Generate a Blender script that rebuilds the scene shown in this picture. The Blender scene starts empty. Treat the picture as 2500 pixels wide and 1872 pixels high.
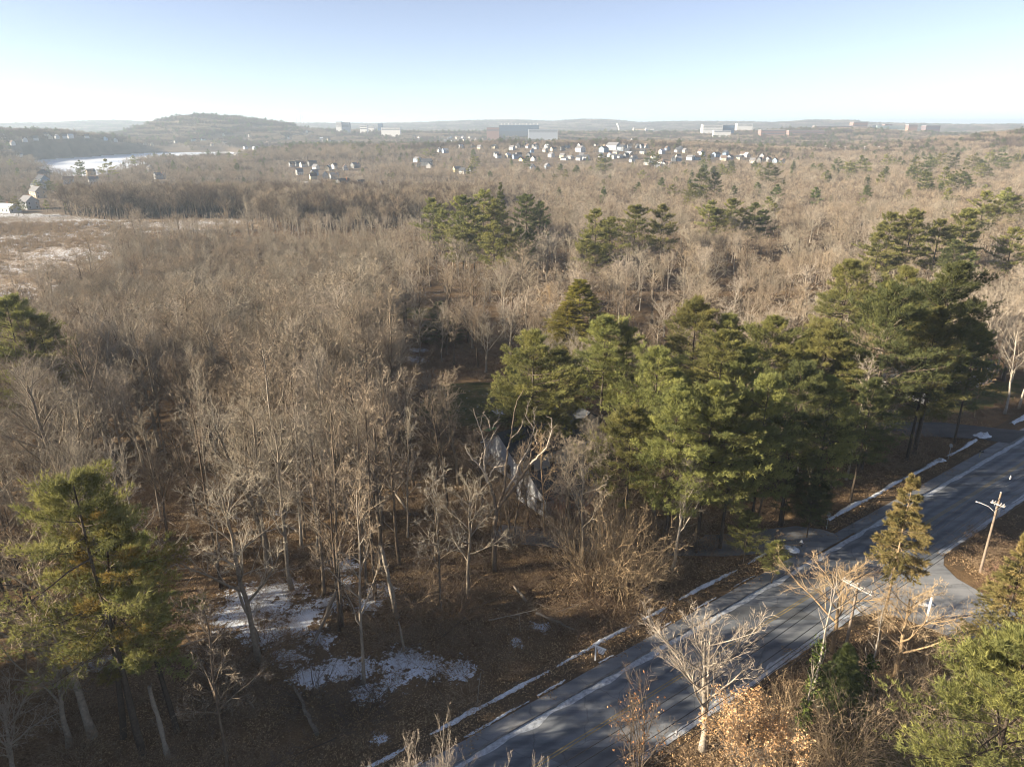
import bpy, math, numpy as np

# ------------------------------------------------------------------ camera, sky, sun, exposure
SC = bpy.context.scene
COL = SC.collection
CAM_H, PITCH, FPX = 52.0, math.radians(20.0), 1732.0      # drone height, pitch and focal length (2500 px wide frame)
cam_d = bpy.data.cameras.new("camera"); cam = bpy.data.objects.new("camera", cam_d); COL.objects.link(cam)
cam.location = (0, 0, CAM_H); cam.rotation_euler = (math.pi/2 - PITCH, 0, 0)
cam_d.sensor_width = 36.0; cam_d.lens = 36.0*FPX/2500.0; cam_d.clip_start = 0.5; cam_d.clip_end = 40000
SC.camera = cam
SUN_EL, SUN_AZ = math.radians(18.0), math.radians(190.0)   # direction towards the sun: from the left, a little behind the camera
W = bpy.data.worlds.new("World"); SC.world = W; W.use_nodes = True
_n = W.node_tree.nodes; _l = W.node_tree.links
_bg = _n["Background"]; _sky = _n.new("ShaderNodeTexSky"); _sky.sky_type = 'NISHITA'; _sky.sun_disc = False
_sky.sun_elevation = SUN_EL; _sky.sun_rotation = math.pi/2 - SUN_AZ
_sky.altitude = 60; _sky.air_density = 0.55; _sky.dust_density = 0.2; _sky.ozone_density = 1.8
_hs = _n.new("ShaderNodeHueSaturation"); _hs.inputs["Hue"].default_value = .506; _hs.inputs["Saturation"].default_value = .68; _l.new(_sky.outputs[0], _hs.inputs["Color"])
_l.new(_hs.outputs[0], _bg.inputs[0]); _bg.inputs[1].default_value = 0.054
sun_d = bpy.data.lights.new("sun", 'SUN'); sun = bpy.data.objects.new("sun", sun_d); COL.objects.link(sun)
sun_d.energy = 5.0; sun_d.angle = math.radians(0.53); sun_d.color = (1.0, 0.86, 0.66)
_cs = (math.cos(SUN_EL)*math.cos(SUN_AZ), math.cos(SUN_EL)*math.sin(SUN_AZ), math.sin(SUN_EL))
from mathutils import Vector
sun.rotation_euler = Vector(_cs).to_track_quat('Z', 'Y').to_euler(); sun.location = (-60, -10, 90)
SC.view_settings.view_transform = 'Standard'; SC.view_settings.look = 'None'; SC.view_settings.gamma = 1.0
SC.view_settings.exposure = 1.9; SC.view_settings.use_curve_mapping = False
SC.cycles.max_bounces = 3; SC.cycles.diffuse_bounces = 2; SC.cycles.glossy_bounces = 1; SC.cycles.transmission_bounces = 2
SC.cycles.volume_bounces = 0; SC.cycles.transparent_max_bounces = 4
SC.cycles.use_adaptive_sampling = True; SC.cycles.adaptive_threshold = 0.025; SC.cycles.filter_width = 1.05
SC.cycles.use_denoising = True; SC.cycles.denoising_input_passes = 'RGB_ALBEDO_NORMAL'; SC.cycles.denoising_prefilter = 'ACCURATE'

# ------------------------------------------------------------------ helpers
CP, SP = math.cos(PITCH), math.sin(PITCH)
def ray(px, py):
    u = (px-1250)/FPX; v = (936-py)/FPX
    return u, CP+v*SP, -SP+v*CP
def ground(px, py, z=0.0):                    # where the sight line through a photo pixel meets the height z
    x, y, dz = ray(px, py); t = (z-CAM_H)/dz
    return x*t, y*t
def at_depth(px, py, Y):
    x, y, dz = ray(px, py); t = Y/y
    return np.array((x*t, Y, CAM_H+dz*t))
RO = np.array((1.9, 46.2)); RD = np.array((0.8131, 0.5822)); RN = np.array((-0.5822, 0.8131))   # road: origin, direction, left normal
def road_so(x, y):
    dx = x-RO[0]; dy = y-RO[1]
    return dx*RD[0]+dy*RD[1], dx*RN[0]+dy*RN[1]
def road_pt(s, o, z=0.0):
    p = RO+RD*s+RN*o
    return (float(p[0]), float(p[1]), z)
def sstep(a, b, x):
    t = np.clip((x-a)/(b-a), 0, 1); return t*t*(3-2*t)
def fbm(x, y, seed=0, sc=1.0, octv=4):
    r = np.random.default_rng(seed); out = 0; amp = 1; tot = 0
    for k in range(octv):
        for j in range(3):
            a = r.uniform(0, 6.28); ph = r.uniform(0, 6.28); f = sc*(1.9**k)*r.uniform(.7, 1.3)
            out = out+amp*np.sin((x*math.cos(a)+y*math.sin(a))*f+ph)/3
        tot += amp; amp *= .55
    return out/tot
def in_poly(x, y, poly):
    x = np.asarray(x, float); y = np.asarray(y, float); ins = np.zeros(x.shape, bool); n = len(poly); j = n-1
    for i in range(n):
        xi, yi = poly[i]; xj, yj = poly[j]
        c = ((yi > y) != (yj > y)) & (x < (xj-xi)*(y-yi)/((yj-yi) or 1e-9)+xi)
        ins ^= c; j = i
    return ins
def unit(a): return a/np.maximum(np.linalg.norm(a, axis=-1, keepdims=True), 1e-9)

def np_mesh(name, V, tris=None, quads=None, tmat=None, qmat=None, mats=(), attrs=None):
    me = bpy.data.meshes.new(name); V = np.asarray(V, np.float32)
    nt = 0 if tris is None else len(tris); nq = 0 if quads is None else len(quads)
    li = []
    if nt: li.append(np.asarray(tris, np.int32).ravel())
    if nq: li.append(np.asarray(quads, np.int32).ravel())
    li = np.concatenate(li)
    me.vertices.add(len(V)); me.vertices.foreach_set('co', V.ravel())
    me.loops.add(len(li)); me.loops.foreach_set('vertex_index', li)
    me.polygons.add(nt+nq)
    me.polygons.foreach_set('loop_start', np.concatenate((np.arange(nt)*3, nt*3+np.arange(nq)*4)).astype(np.int32))
    mi = np.zeros(nt+nq, np.int32)
    if tmat is not None and nt: mi[:nt] = tmat
    if qmat is not None and nq: mi[nt:] = qmat
    me.polygons.foreach_set('material_index', mi)
    for k, a in (attrs or {}).items():
        me.attributes.new(k, 'FLOAT', 'POINT').data.foreach_set('value', np.asarray(a, np.float32))
    for m in mats: me.materials.append(m)
    me.update(calc_edges=True); me.validate()
    return me

class Geo:                                      # collects tubes, spikes, cards and boxes into one mesh
    def __init__(s): s.V = []; s.T = []; s.Q = []; s.TM = []; s.QM = []; s.A = []; s.n = 0
    def add(s, V, tris=None, quads=None, mat=0, t=0.0):
        V = np.asarray(V, float).reshape(-1, 3); n0 = s.n; s.V.append(V); s.n += len(V)
        s.A.append(np.broadcast_to(np.asarray(t, float), (len(V),)))
        if tris is not None and len(tris): s.T.append(np.asarray(tris)+n0); s.TM.append(np.full(len(tris), mat))
        if quads is not None and len(quads): s.Q.append(np.asarray(quads)+n0); s.QM.append(np.full(len(quads), mat))
    def tubes(s, P, R, k=5, mat=0, t=0.0):
        P = np.asarray(P, float); R = np.asarray(R, float)
        if P.ndim == 2: P = P[None]; R = R[None]
        N, m, _ = P.shape
        tg = unit(np.gradient(P, axis=1)); ref = np.where(np.abs(tg[:, :1, 2:3]) > .9, np.array([1., 0, 0]), np.array([0, 0, 1.]))
        a = unit(np.cross(tg, ref)); b = np.cross(tg, a)
        th = np.arange(k)*2*math.pi/k
        V = P[:, :, None]+R[:, :, None, None]*(a[:, :, None]*np.cos(th)[:, None]+b[:, :, None]*np.sin(th)[:, None])
        ix = np.arange(N*m*k).reshape(N, m, k); nx = np.roll(ix, -1, 2)
        q = np.stack((ix[:, :-1], nx[:, :-1], nx[:, 1:], ix[:, 1:]), -1).reshape(-1, 4)
        tt = np.asarray(t, float)
        if tt.ndim == 1 and len(tt) == m: tt = np.broadcast_to(tt[None, :, None], (N, m, k)).ravel()
        s.add(V.reshape(-1, 3), quads=q, mat=mat, t=tt)
    def spikes(s, A, B, w, rng, mat=0, t=1.0):
        A = np.asarray(A, float); B = np.asarray(B, float); n = len(A)
        if n == 0: return
        sd = unit(np.cross(B-A, rng.normal(size=(n, 3))))*(np.broadcast_to(np.asarray(w, float), (n,))[:, None]*.5)
        V = np.stack((A-sd, A+sd, B), 1).reshape(-1, 3); tr = np.arange(3*n).reshape(-1, 3)
        tt = np.asarray(t, float)
        s.add(V, tris=tr, mat=mat, t=np.repeat(tt, 3) if tt.ndim == 1 else tt)
    def cards(s, C, size, rng, mat=0, t=1.0, flat=0.0):          # small leaf diamonds
        n = len(C); nm = unit(rng.normal(size=(n, 3))+np.array([0, 0, flat*3.0])); u = unit(np.cross(nm, rng.normal(size=(n, 3)))); v = np.cross(nm, u)
        sz = (size*rng.uniform(.6, 1.3, n))[:, None]
        V = np.stack((C-u*sz, C-v*sz*.45, C+u*sz, C+v*sz*.45), 1).reshape(-1, 3)
        tt = np.asarray(t, float)
        s.add(V, quads=np.arange(4*n).reshape(-1, 4), mat=mat, t=np.repeat(tt, 4) if tt.ndim == 1 else tt)
    def box(s, x0, x1, y0, y1, z0, z1, mat=0, t=0.0):
        V = [(x, y, z) for z in (z0, z1) for x, y in ((x0, y0), (x1, y0), (x1, y1), (x0, y1))]
        s.add(V, quads=[(0, 3, 2, 1), (4, 5, 6, 7), (0, 1, 5, 4), (1, 2, 6, 5), (2, 3, 7, 6), (3, 0, 4, 7)], mat=mat, t=t)
    def mesh(s, name, mats, flat=False):
        me = np_mesh(name, np.concatenate(s.V), np.concatenate(s.T) if s.T else None, np.concatenate(s.Q) if s.Q else None,
                     np.concatenate(s.TM) if s.TM else None, np.concatenate(s.QM) if s.QM else None, mats, {'t': np.concatenate(s.A)})
        if flat: me.shade_flat()
        return me

def obj(name, me, parent=None, loc=None):
    o = bpy.data.objects.new(name, me); COL.objects.link(o)
    if parent is not None: o.parent = parent
    if loc is not None: o.location = loc
    return o
def tag(o, label=None, cat=None, group=None, kind=None):
    if label: o['label'] = label
    if cat: o['category'] = cat
    if group: o['group'] = group
    if kind: o['kind'] = kind
    return o
def thing(name, label, cat, loc, rz=0.0, sc=1.0, group=None):
    o = bpy.data.objects.new(name, None); COL.objects.link(o); o.empty_display_size = .5
    o.location = loc; o.rotation_euler = (0, 0, rz); o.scale = (sc, sc, sc) if np.isscalar(sc) else sc
    return tag(o, label, cat, group)

# ------------------------------------------------------------------ materials
def nodes(name, rough=.9, spec=.15):
    m = bpy.data.materials.new(name); m.use_nodes = True; nt = m.node_tree; b = nt.nodes["Principled BSDF"]
    b.inputs["Roughness"].default_value = rough; b.inputs["Specular IOR Level"].default_value = spec
    return m, nt, b
def N(nt, typ, **kw):
    n = nt.nodes.new(typ)
    for k, v in kw.items():
        if k in n.inputs: n.inputs[k].default_value = v
        else: setattr(n, k, v)
    return n
def ramp(nt, fac, stops):
    r = nt.nodes.new("ShaderNodeValToRGB"); e = r.color_ramp.elements
    while len(e) < len(stops): e.new(.5)
    for i, (p, c) in enumerate(stops):
        e[i].position = p; e[i].color = (c[0], c[1], c[2], 1)
    if fac is not None: nt.links.new(fac, r.inputs[0])
    return r.outputs[0]
def mix(nt, fac, a, b, mode='MIX'):
    m = nt.nodes.new("ShaderNodeMix"); m.data_type = 'RGBA'; m.blend_type = mode
    for s, v in ((m.inputs[0], fac), (m.inputs[6], a), (m.inputs[7], b)):
        if isinstance(v, (int, float)): s.default_value = v
        elif isinstance(v, (tuple, list)): s.default_value = (v[0], v[1], v[2], 1)
        else: nt.links.new(v, s)
    return m.outputs[2]
def math_n(nt, op, a, b=None, c=None):
    m = nt.nodes.new("ShaderNodeMath"); m.operation = op
    for i, v in enumerate((a, b, c)):
        if v is None: continue
        if isinstance(v, (int, float)): m.inputs[i].default_value = v
        else: nt.links.new(v, m.inputs[i])
    return m.outputs[0]
def noise(nt, scale, detail=4, rough=.6, vec=None):
    n = N(nt, "ShaderNodeTexNoise", Scale=scale, Detail=detail, Roughness=rough)
    if vec is not None: nt.links.new(vec, n.inputs["Vector"])
    return n.outputs["Fac"]
def objco(nt): return nt.nodes.new("ShaderNodeTexCoord").outputs["Object"]
def attr(nt, name): return N(nt, "ShaderNodeAttribute", attribute_name=name).outputs["Fac"]
def orand(nt): return nt.nodes.new("ShaderNodeObjectInfo").outputs["Random"]

def plain(name, col, rough=.8, spec=.2, var=.12, scale=3.0, metal=0.0):
    m, nt, b = nodes(name, rough, spec)
    f = noise(nt, scale, 5, .65, objco(nt))
    c = ramp(nt, f, [(.3, [x*(1-var) for x in col]), (.7, [min(1, x*(1+var)) for x in col])])
    nt.links.new(c, b.inputs["Base Color"]); b.inputs["Metallic"].default_value = metal
    return m
def bark_mat(name, trunk_stops, twig_stops):
    m, nt, b = nodes(name, .92, .08); r = orand(nt)
    tr = ramp(nt, r, trunk_stops); tw = ramp(nt, r, twig_stops)
    c = mix(nt, attr(nt, 't'), tr, tw)
    f = noise(nt, 5.0, 4, .7, objco(nt))
    c = mix(nt, 1.0, c, ramp(nt, f, [(.3, (.62, .6, .58)), (.72, (1.25, 1.25, 1.22))]), 'MULTIPLY')
    nt.links.new(c, b.inputs["Base Color"]); return m
M = {}
M['bark'] = bark_mat('bark', [(0, (.16, .13, .098)), (.5, (.24, .205, .16)), (1, (.31, .275, .23))],
                     [(0, (.32, .26, .195)), (.18, (.38, .305, .22)), (.4, (.32, .28, .22)), (.65, (.25, .22, .175)), (.85, (.36, .315, .245)), (1, (.42, .38, .31))])
M['bark_brown'] = bark_mat('bark_brown', [(0, (.10, .075, .055)), (1, (.15, .12, .09))], [(0, (.25, .20, .15)), (.5, (.30, .245, .185)), (1, (.36, .30, .23))])
M['bark_pale'] = bark_mat('bark_pale', [(0, (.29, .255, .21)), (1, (.36, .325, .28))], [(0, (.33, .28, .225)), (1, (.40, .345, .285))])
M['bark_gold'] = bark_mat('bark_gold', [(0, (.28, .20, .12)), (1, (.33, .25, .16))], [(0, (.38, .28, .17)), (1, (.44, .34, .22))])
M['bark_red'] = bark_mat('bark_red', [(0, (.2, .12, .09)), (1, (.24, .15, .11))], [(0, (.31, .165, .125)), (1, (.36, .205, .155))])
M['bark_dark'] = bark_mat('bark_dark', [(0, (.06, .048, .038)), (1, (.10, .082, .066))], [(0, (.13, .10, .08)), (1, (.17, .135, .105))])
M['brush'] = bark_mat('brush', [(0, (.16, .115, .08)), (1, (.26, .2, .135))], [(0, (.21, .145, .10)), (.5, (.29, .21, .14)), (1, (.36, .275, .19))])
M['reed'] = bark_mat('reed', [(0, (.26, .19, .12)), (1, (.33, .26, .175))], [(0, (.31, .235, .15)), (.6, (.39, .315, .22)), (1, (.25, .175, .11))])

def needle_mat(name, dark, mid, light):
    m, nt, b = nodes(name, .75, .18)
    f = noise(nt, .55, 3, .6, objco(nt)); f2 = attr(nt, 't')
    v = math_n(nt, 'ADD', math_n(nt, 'MULTIPLY', f, .55), math_n(nt, 'MULTIPLY', f2, .5))
    c = ramp(nt, v, [(.22, dark), (.52, mid), (.82, light)])
    h = N(nt, "ShaderNodeHueSaturation"); nt.links.new(c, h.inputs["Color"])
    r = orand(nt)
    nt.links.new(math_n(nt, 'MULTIPLY_ADD', r, .03, .485), h.inputs["Hue"]); nt.links.new(math_n(nt, 'MULTIPLY_ADD', r, .4, .8), h.inputs["Value"])
    nt.links.new(h.outputs[0], b.inputs["Base Color"])
    # thin needles let some light through
    tr = nt.nodes.new("ShaderNodeBsdfTranslucent"); nt.links.new(h.outputs[0], tr.inputs[0])
    ms = nt.nodes.new("ShaderNodeMixShader"); ms.inputs[0].default_value = .36
    out = nt.nodes["Material Output"]; nt.links.new(b.outputs[0], ms.inputs[1]); nt.links.new(tr.outputs[0], ms.inputs[2]); nt.links.new(ms.outputs[0], out.inputs[0])
    return m
M['needle'] = needle_mat('pine_needles', (.08, .09, .042), (.195, .198, .066), (.36, .335, .11))
M['needle_yellow'] = needle_mat('hemlock_needles', (.12, .12, .03), (.23, .21, .045), (.36, .31, .07))
M['needle_bronze'] = needle_mat('pine_needles_bronze', (.10, .115, .045), (.21, .20, .055), (.40, .29, .075))
M['needle_gold'] = needle_mat('spruce_needles', (.10, .10, .04), (.20, .17, .065), (.40, .29, .13))
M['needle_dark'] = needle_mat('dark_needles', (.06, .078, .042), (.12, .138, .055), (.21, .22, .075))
def leaf_mat(name, a, b_, c_):
    m, nt, b = nodes(name, .8, .15)
    nt.links.new(ramp(nt, attr(nt, 't'), [(0, a), (.5, b_), (1, c_)]), b.inputs["Base Color"]); return m
M['oak_leaf'] = leaf_mat('oak_leaf', (.36, .20, .09), (.50, .31, .15), (.60, .42, .24))
M['rust_leaf'] = leaf_mat('rust_leaf', (.17, .075, .035), (.28, .14, .06), (.42, .26, .12))
M['litter'] = leaf_mat('litter_leaf', (.13, .085, .048), (.31, .21, .115), (.48, .35, .20))
M['ivy'] = leaf_mat('ivy_leaf', (.025, .04, .014), (.06, .085, .022), (.15, .18, .04))

def snow_mat():
    m, nt, b = nodes('snow', .7, .2)
    f = noise(nt, 3.0, 6, .7, objco(nt))
    c = ramp(nt, f, [(.28, (.40, .43, .47)), (.55, (.66, .71, .78))]); c = mix(nt, ramp(nt, noise(nt, 9, 5, .75, objco(nt)), [(.56, (0, 0, 0)), (.63, (.85, .85, .85))]), c, (.16, .11, .07)); nt.links.new(c, b.inputs["Base Color"])
    bp = N(nt, "ShaderNodeBump", Strength=.5, Distance=.06); nt.links.new(f, bp.inputs["Height"]); nt.links.new(bp.outputs[0], b.inputs["Normal"])
    return m
M['snow'] = snow_mat()

# ------------------------------------------------------------------ terrain
LAKE_Z = -6.0
LAKE = [ground(px, py, LAKE_Z) for px, py in ((40, 393), (110, 388), (200, 383), (290, 377), (370, 373), (470, 371), (560, 371), (640, 374), (690, 379), (640, 386), (560, 389), (480, 393), (400, 398), (330, 408), (290, 418), (255, 428), (160, 432), (110, 420), (60, 402))]
BANDS = [(1350., 300., [(-400, 0), (520, 0), (620, 6), (740, 12), (1000, 12), (1180, 17), (1450, 19), (1700, 17), (1900, 10), (2050, 4), (2900, 3)]),
         (1750., 330., [(-400, 44), (0, 41), (100, 40), (200, 36), (300, 22), (400, 8), (650, 3), (1900, 2), (2150, 10), (2300, 22), (2420, 31), (2500, 36), (2900, 42)]),
         (2700., 430., [(-400, 20), (250, 20), (310, 30), (350, 44), (400, 64), (450, 77), (500, 81), (560, 77), (640, 65), (700, 52), (740, 38), (800, 33), (1100, 24), (1700, 26), (1850, 30), (1960, 37), (2120, 37), (2200, 28), (2320, 20), (2900, 24)]),
         (5600., 900., [(-400, 40), (100, 44), (200, 56), (290, 62), (340, 54), (700, 46), (850, 44), (1000, 48), (1150, 66), (1250, 70), (1350, 58), (1430, 74), (1480, 72), (1560, 50), (1640, 58), (1780, 58), (1900, 50), (1980, 66), (2060, 64), (2130, 46), (2300, 38), (2900, 40)]),
         (9200., 1000., [(-400, 60), (150, 70), (330, 58), (900, 58), (1500, 60), (1900, 56), (2060, 66), (2200, 52), (2900, 50)])]
def terrain(x, y):
    x = np.asarray(x, float); y = np.asarray(y, float)
    r = np.hypot(x, y); s, o = road_so(x, y)
    base = -2.5*sstep(120, 220, r)-2.5*sstep(350, 700, r)
    left = sstep(60, 110, -x)*sstep(90, 150, y)*(1-sstep(380, 430, y)); base = base-1.2*left
    rough = sstep(9, 20, o)+sstep(16, 26, -o)
    lot = ((x+2)/26)**2+((y-108)/32)**2
    rough = rough*sstep(.7, 1.6, lot)
    z = base+rough*(.45*fbm(x, y, 3, .09)+.18*fbm(x, y, 4, .5, 3))
    z = np.where(r < 600, z, base)
    px = 1250+1843*x/np.maximum(y, 1.0)
    px = np.where(y > 10, px, np.where(x < 0, -400, 2900))
    for D, w, pr in BANDS:
        h = np.interp(px, [p[0] for p in pr], [p[1] for p in pr])
        z = z+h*np.exp(-((r-D)/w)**2)
    z = z+sstep(700, 1500, r)*2.2*fbm(x, y, 9, .006)
    z = z+14*sstep(3300, 4300, r)
    ins = in_poly(x, y, LAKE)
    z = np.where(ins, LAKE_Z-2.0, z)
    return np.where((np.abs(o) < 9) & (r < 260), -.03, z)
def tz(x, y): return float(terrain(np.array([x]), np.array([y]))[0])
# marsh on the left and the strip behind the young wood
MARSH = [ground(px, py, -3.5) for px, py in ((-500, 500), (150, 520), (260, 536), (620, 535), (640, 562), (290, 566), (265, 640), (190, 720), (110, 800), (40, 870), (-150, 900), (-700, 900))]
LAWNS = [[ground(*p) for p in ((1010, 1012), (1060, 940), (1130, 925), (1250, 930), (1330, 1010), (1230, 1040), (1120, 1050))],
         [ground(*p) for p in ((900, 745), (960, 735), (1080, 730), (1080, 752), (930, 765))],
         [ground(*p) for p in ((2020, 1690), (2240, 1640), (2420, 1700), (2500, 1900), (2100, 1900), (2000, 1800))],
         [ground(*p) for p in ((1860, 1330), (1900, 1300), (2010, 1262), (2030, 1280), (1960, 1325), (1930, 1350), (1870, 1370))],
         [ground(*p) for p in ((2050, 1030), (2350, 940), (2500, 900), (2500, 950), (2350, 1000), (2200, 1050))]]
SNOWS = [(655, 1480, 3.2), (720, 1530, 2.6), (800, 1470, 2.2), (700, 1600, 2.2), (880, 1630, 2.4), (615, 1455, 4.2), (690, 1440, 3.6), (585, 1500, 4.2), (650, 1540, 3.6), (740, 1500, 3.0), (835, 1375, 2.6), (845, 1420, 1.8), (930, 1440, 2.2), (900, 1475, 2.2), (780, 1560, 2.2), (760, 1650, 2.6), (830, 1630, 2.6), (900, 1690, 2.2),
         (990, 1615, 3.4), (1050, 1630, 2.6), (1120, 1635, 2.4), (960, 1660, 2.0), (1320, 1530, 1.4), (1260, 1570, 1.2), (925, 1800, 1.2), (235, 1610, 2.6), (680, 1245, 1.2), (945, 1000, 2.4), (1010, 870, 4.0), (1025, 845, 3.0), (850, 1010, 2.0),
         (880, 1080, 2.0), (940, 905, 3.0), (830, 800, 4.0), (580, 835, 3.0), (860, 1180, 1.6), (2370, 1640, 1.8), (2400, 1590, 2.4), (2360, 1690, 1.6), (2330, 1600, 1.2), (2290, 1700, 1.2), (2320, 985, 1.0), (2150, 975, 1.4), (1220, 1005, 1.5), (1545, 1120, 1.6)]
nr, na_f, na_b = 330, 380, 60
radii = np.concatenate(([0.01], 14*np.power(11500/14., np.linspace(0, 1, nr))))
half = math.radians(50)
ang = np.concatenate((np.linspace(-half, half, na_f), np.linspace(half, 2*math.pi-half, na_b+2)[1:-1]))
RR, AA = np.meshgrid(radii, ang, indexing='ij')
X = (RR*np.sin(AA)).ravel(); Y = (RR*np.cos(AA)).ravel(); Z = terrain(X, Y)
ix = np.arange(len(radii)*len(ang)).reshape(len(radii), len(ang)); nx = np.roll(ix, -1, 1)
Q = np.stack((ix[:-1], ix[1:], nx[1:], nx[:-1]), -1).reshape(-1, 4)
a_snow = np.zeros(len(X)); a_grass = np.zeros(len(X)); a_marsh = np.zeros(len(X))
for px, py, rad in SNOWS:
    gx, gy = ground(px, py); dd = ((X-gx)**2+((Y-gy)*1.3)**2)/(rad*rad*.95); a_snow = np.maximum(a_snow, np.exp(-dd))
s_, o_ = road_so(X, Y)
inm = in_poly(X, Y, MARSH); a_marsh[inm] = 1
a_snow = np.where(inm, np.maximum(a_snow, .41+.40*fbm(X, Y*2.6, 21, .045, 4)), a_snow)
wood = (~inm) & (Y > 95) & (X < 20) & (np.hypot(X, Y) < 420)
a_snow = np.where(wood, np.maximum(a_snow, .12+.26*fbm(X, Y, 22, .06, 3)), a_snow)
for lw in LAWNS: a_grass[in_poly(X, Y, lw)] = 1
far = sstep(380, 600, np.hypot(X, Y))
def ground_mat():
    m, nt, b = nodes('forest_floor', .95, .08); co = objco(nt)
    n1 = noise(nt, .35, 6, .7, co); n2 = noise(nt, 6.0, 6, .75, co); n3 = noise(nt, .045, 3, .5, co)
    lit = ramp(nt, n2, [(.28, (.06, .04, .025)), (.5, (.15, .104, .062)), (.66, (.25, .178, .105)), (.8, (.36, .26, .155))])
    lit = mix(nt, 1.0, lit, ramp(nt, n1, [(.3, (.65, .62, .6)), (.7, (1.25, 1.2, 1.12))]), 'MULTIPLY')
    gr = ramp(nt, n2, [(.25, (.035, .042, .016)), (.5, (.075, .08, .028)), (.75, (.15, .13, .05))])
    gr = mix(nt, ramp(nt, n1, [(.42, (0, 0, 0)), (.62, (1, 1, 1))]), gr, (.16, .12, .055))
    c = mix(nt, math_n(nt, 'GREATER_THAN', math_n(nt, 'ADD', attr(nt, 'grass'), math_n(nt, 'MULTIPLY', n1, .5)), .75), lit, gr)
    ma = ramp(nt, n1, [(.3, (.13, .09, .055)), (.5, (.23, .17, .11)), (.7, (.31, .25, .175))])
    c = mix(nt, attr(nt, 'marsh'), c, ma)
    c = mix(nt, attr(nt, 'far'), c, ramp(nt, n3, [(.35, (.11, .085, .06)), (.65, (.17, .135, .10))]))
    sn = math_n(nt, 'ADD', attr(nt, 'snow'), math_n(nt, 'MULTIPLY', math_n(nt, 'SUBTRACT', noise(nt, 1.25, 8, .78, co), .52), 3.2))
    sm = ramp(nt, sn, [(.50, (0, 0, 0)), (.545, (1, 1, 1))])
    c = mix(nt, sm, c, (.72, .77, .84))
    nt.links.new(c, b.inputs["Base Color"])
    bp = N(nt, "ShaderNodeBump", Strength=.8, Distance=.12); nt.links.new(n2, bp.inputs["Height"]); nt.links.new(bp.outputs[0], b.inputs["Normal"])
    return m
M['ground'] = ground_mat()
gm = np_mesh('terrain', np.stack((X, Y, Z), 1), quads=Q[:, ::-1], mats=[M['ground']], attrs={'snow': a_snow, 'grass': a_grass, 'marsh': a_marsh, 'far': far})
tag(obj('terrain', gm), 'brown leaf covered ground with patches of snow and grass', kind='structure')
# frozen lake
def ice_mat():
    m, nt, b = nodes('lake_ice', .35, .4); co = objco(nt)
    f = noise(nt, .006, 5, .6, co); f2 = noise(nt, .05, 4, .6, co)
    nt.links.new(ramp(nt, math_n(nt, 'MULTIPLY_ADD', f2, .25, math_n(nt, 'MULTIPLY', f, .8)), [(.42, (.42, .47, .56)), (.52, (.66, .69, .74)), (.62, (.8, .82, .84))]), b.inputs["Base Color"]); return m
lk = bpy.data.meshes.new('lake'); lk.from_pydata([(x, y, LAKE_Z) for x, y in LAKE], [], [list(range(len(LAKE)))]); lk.materials.append(ice_mat())
tag(obj('lake', lk), 'frozen snow covered lake in front of the wooded ridge', kind='structure')

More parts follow.
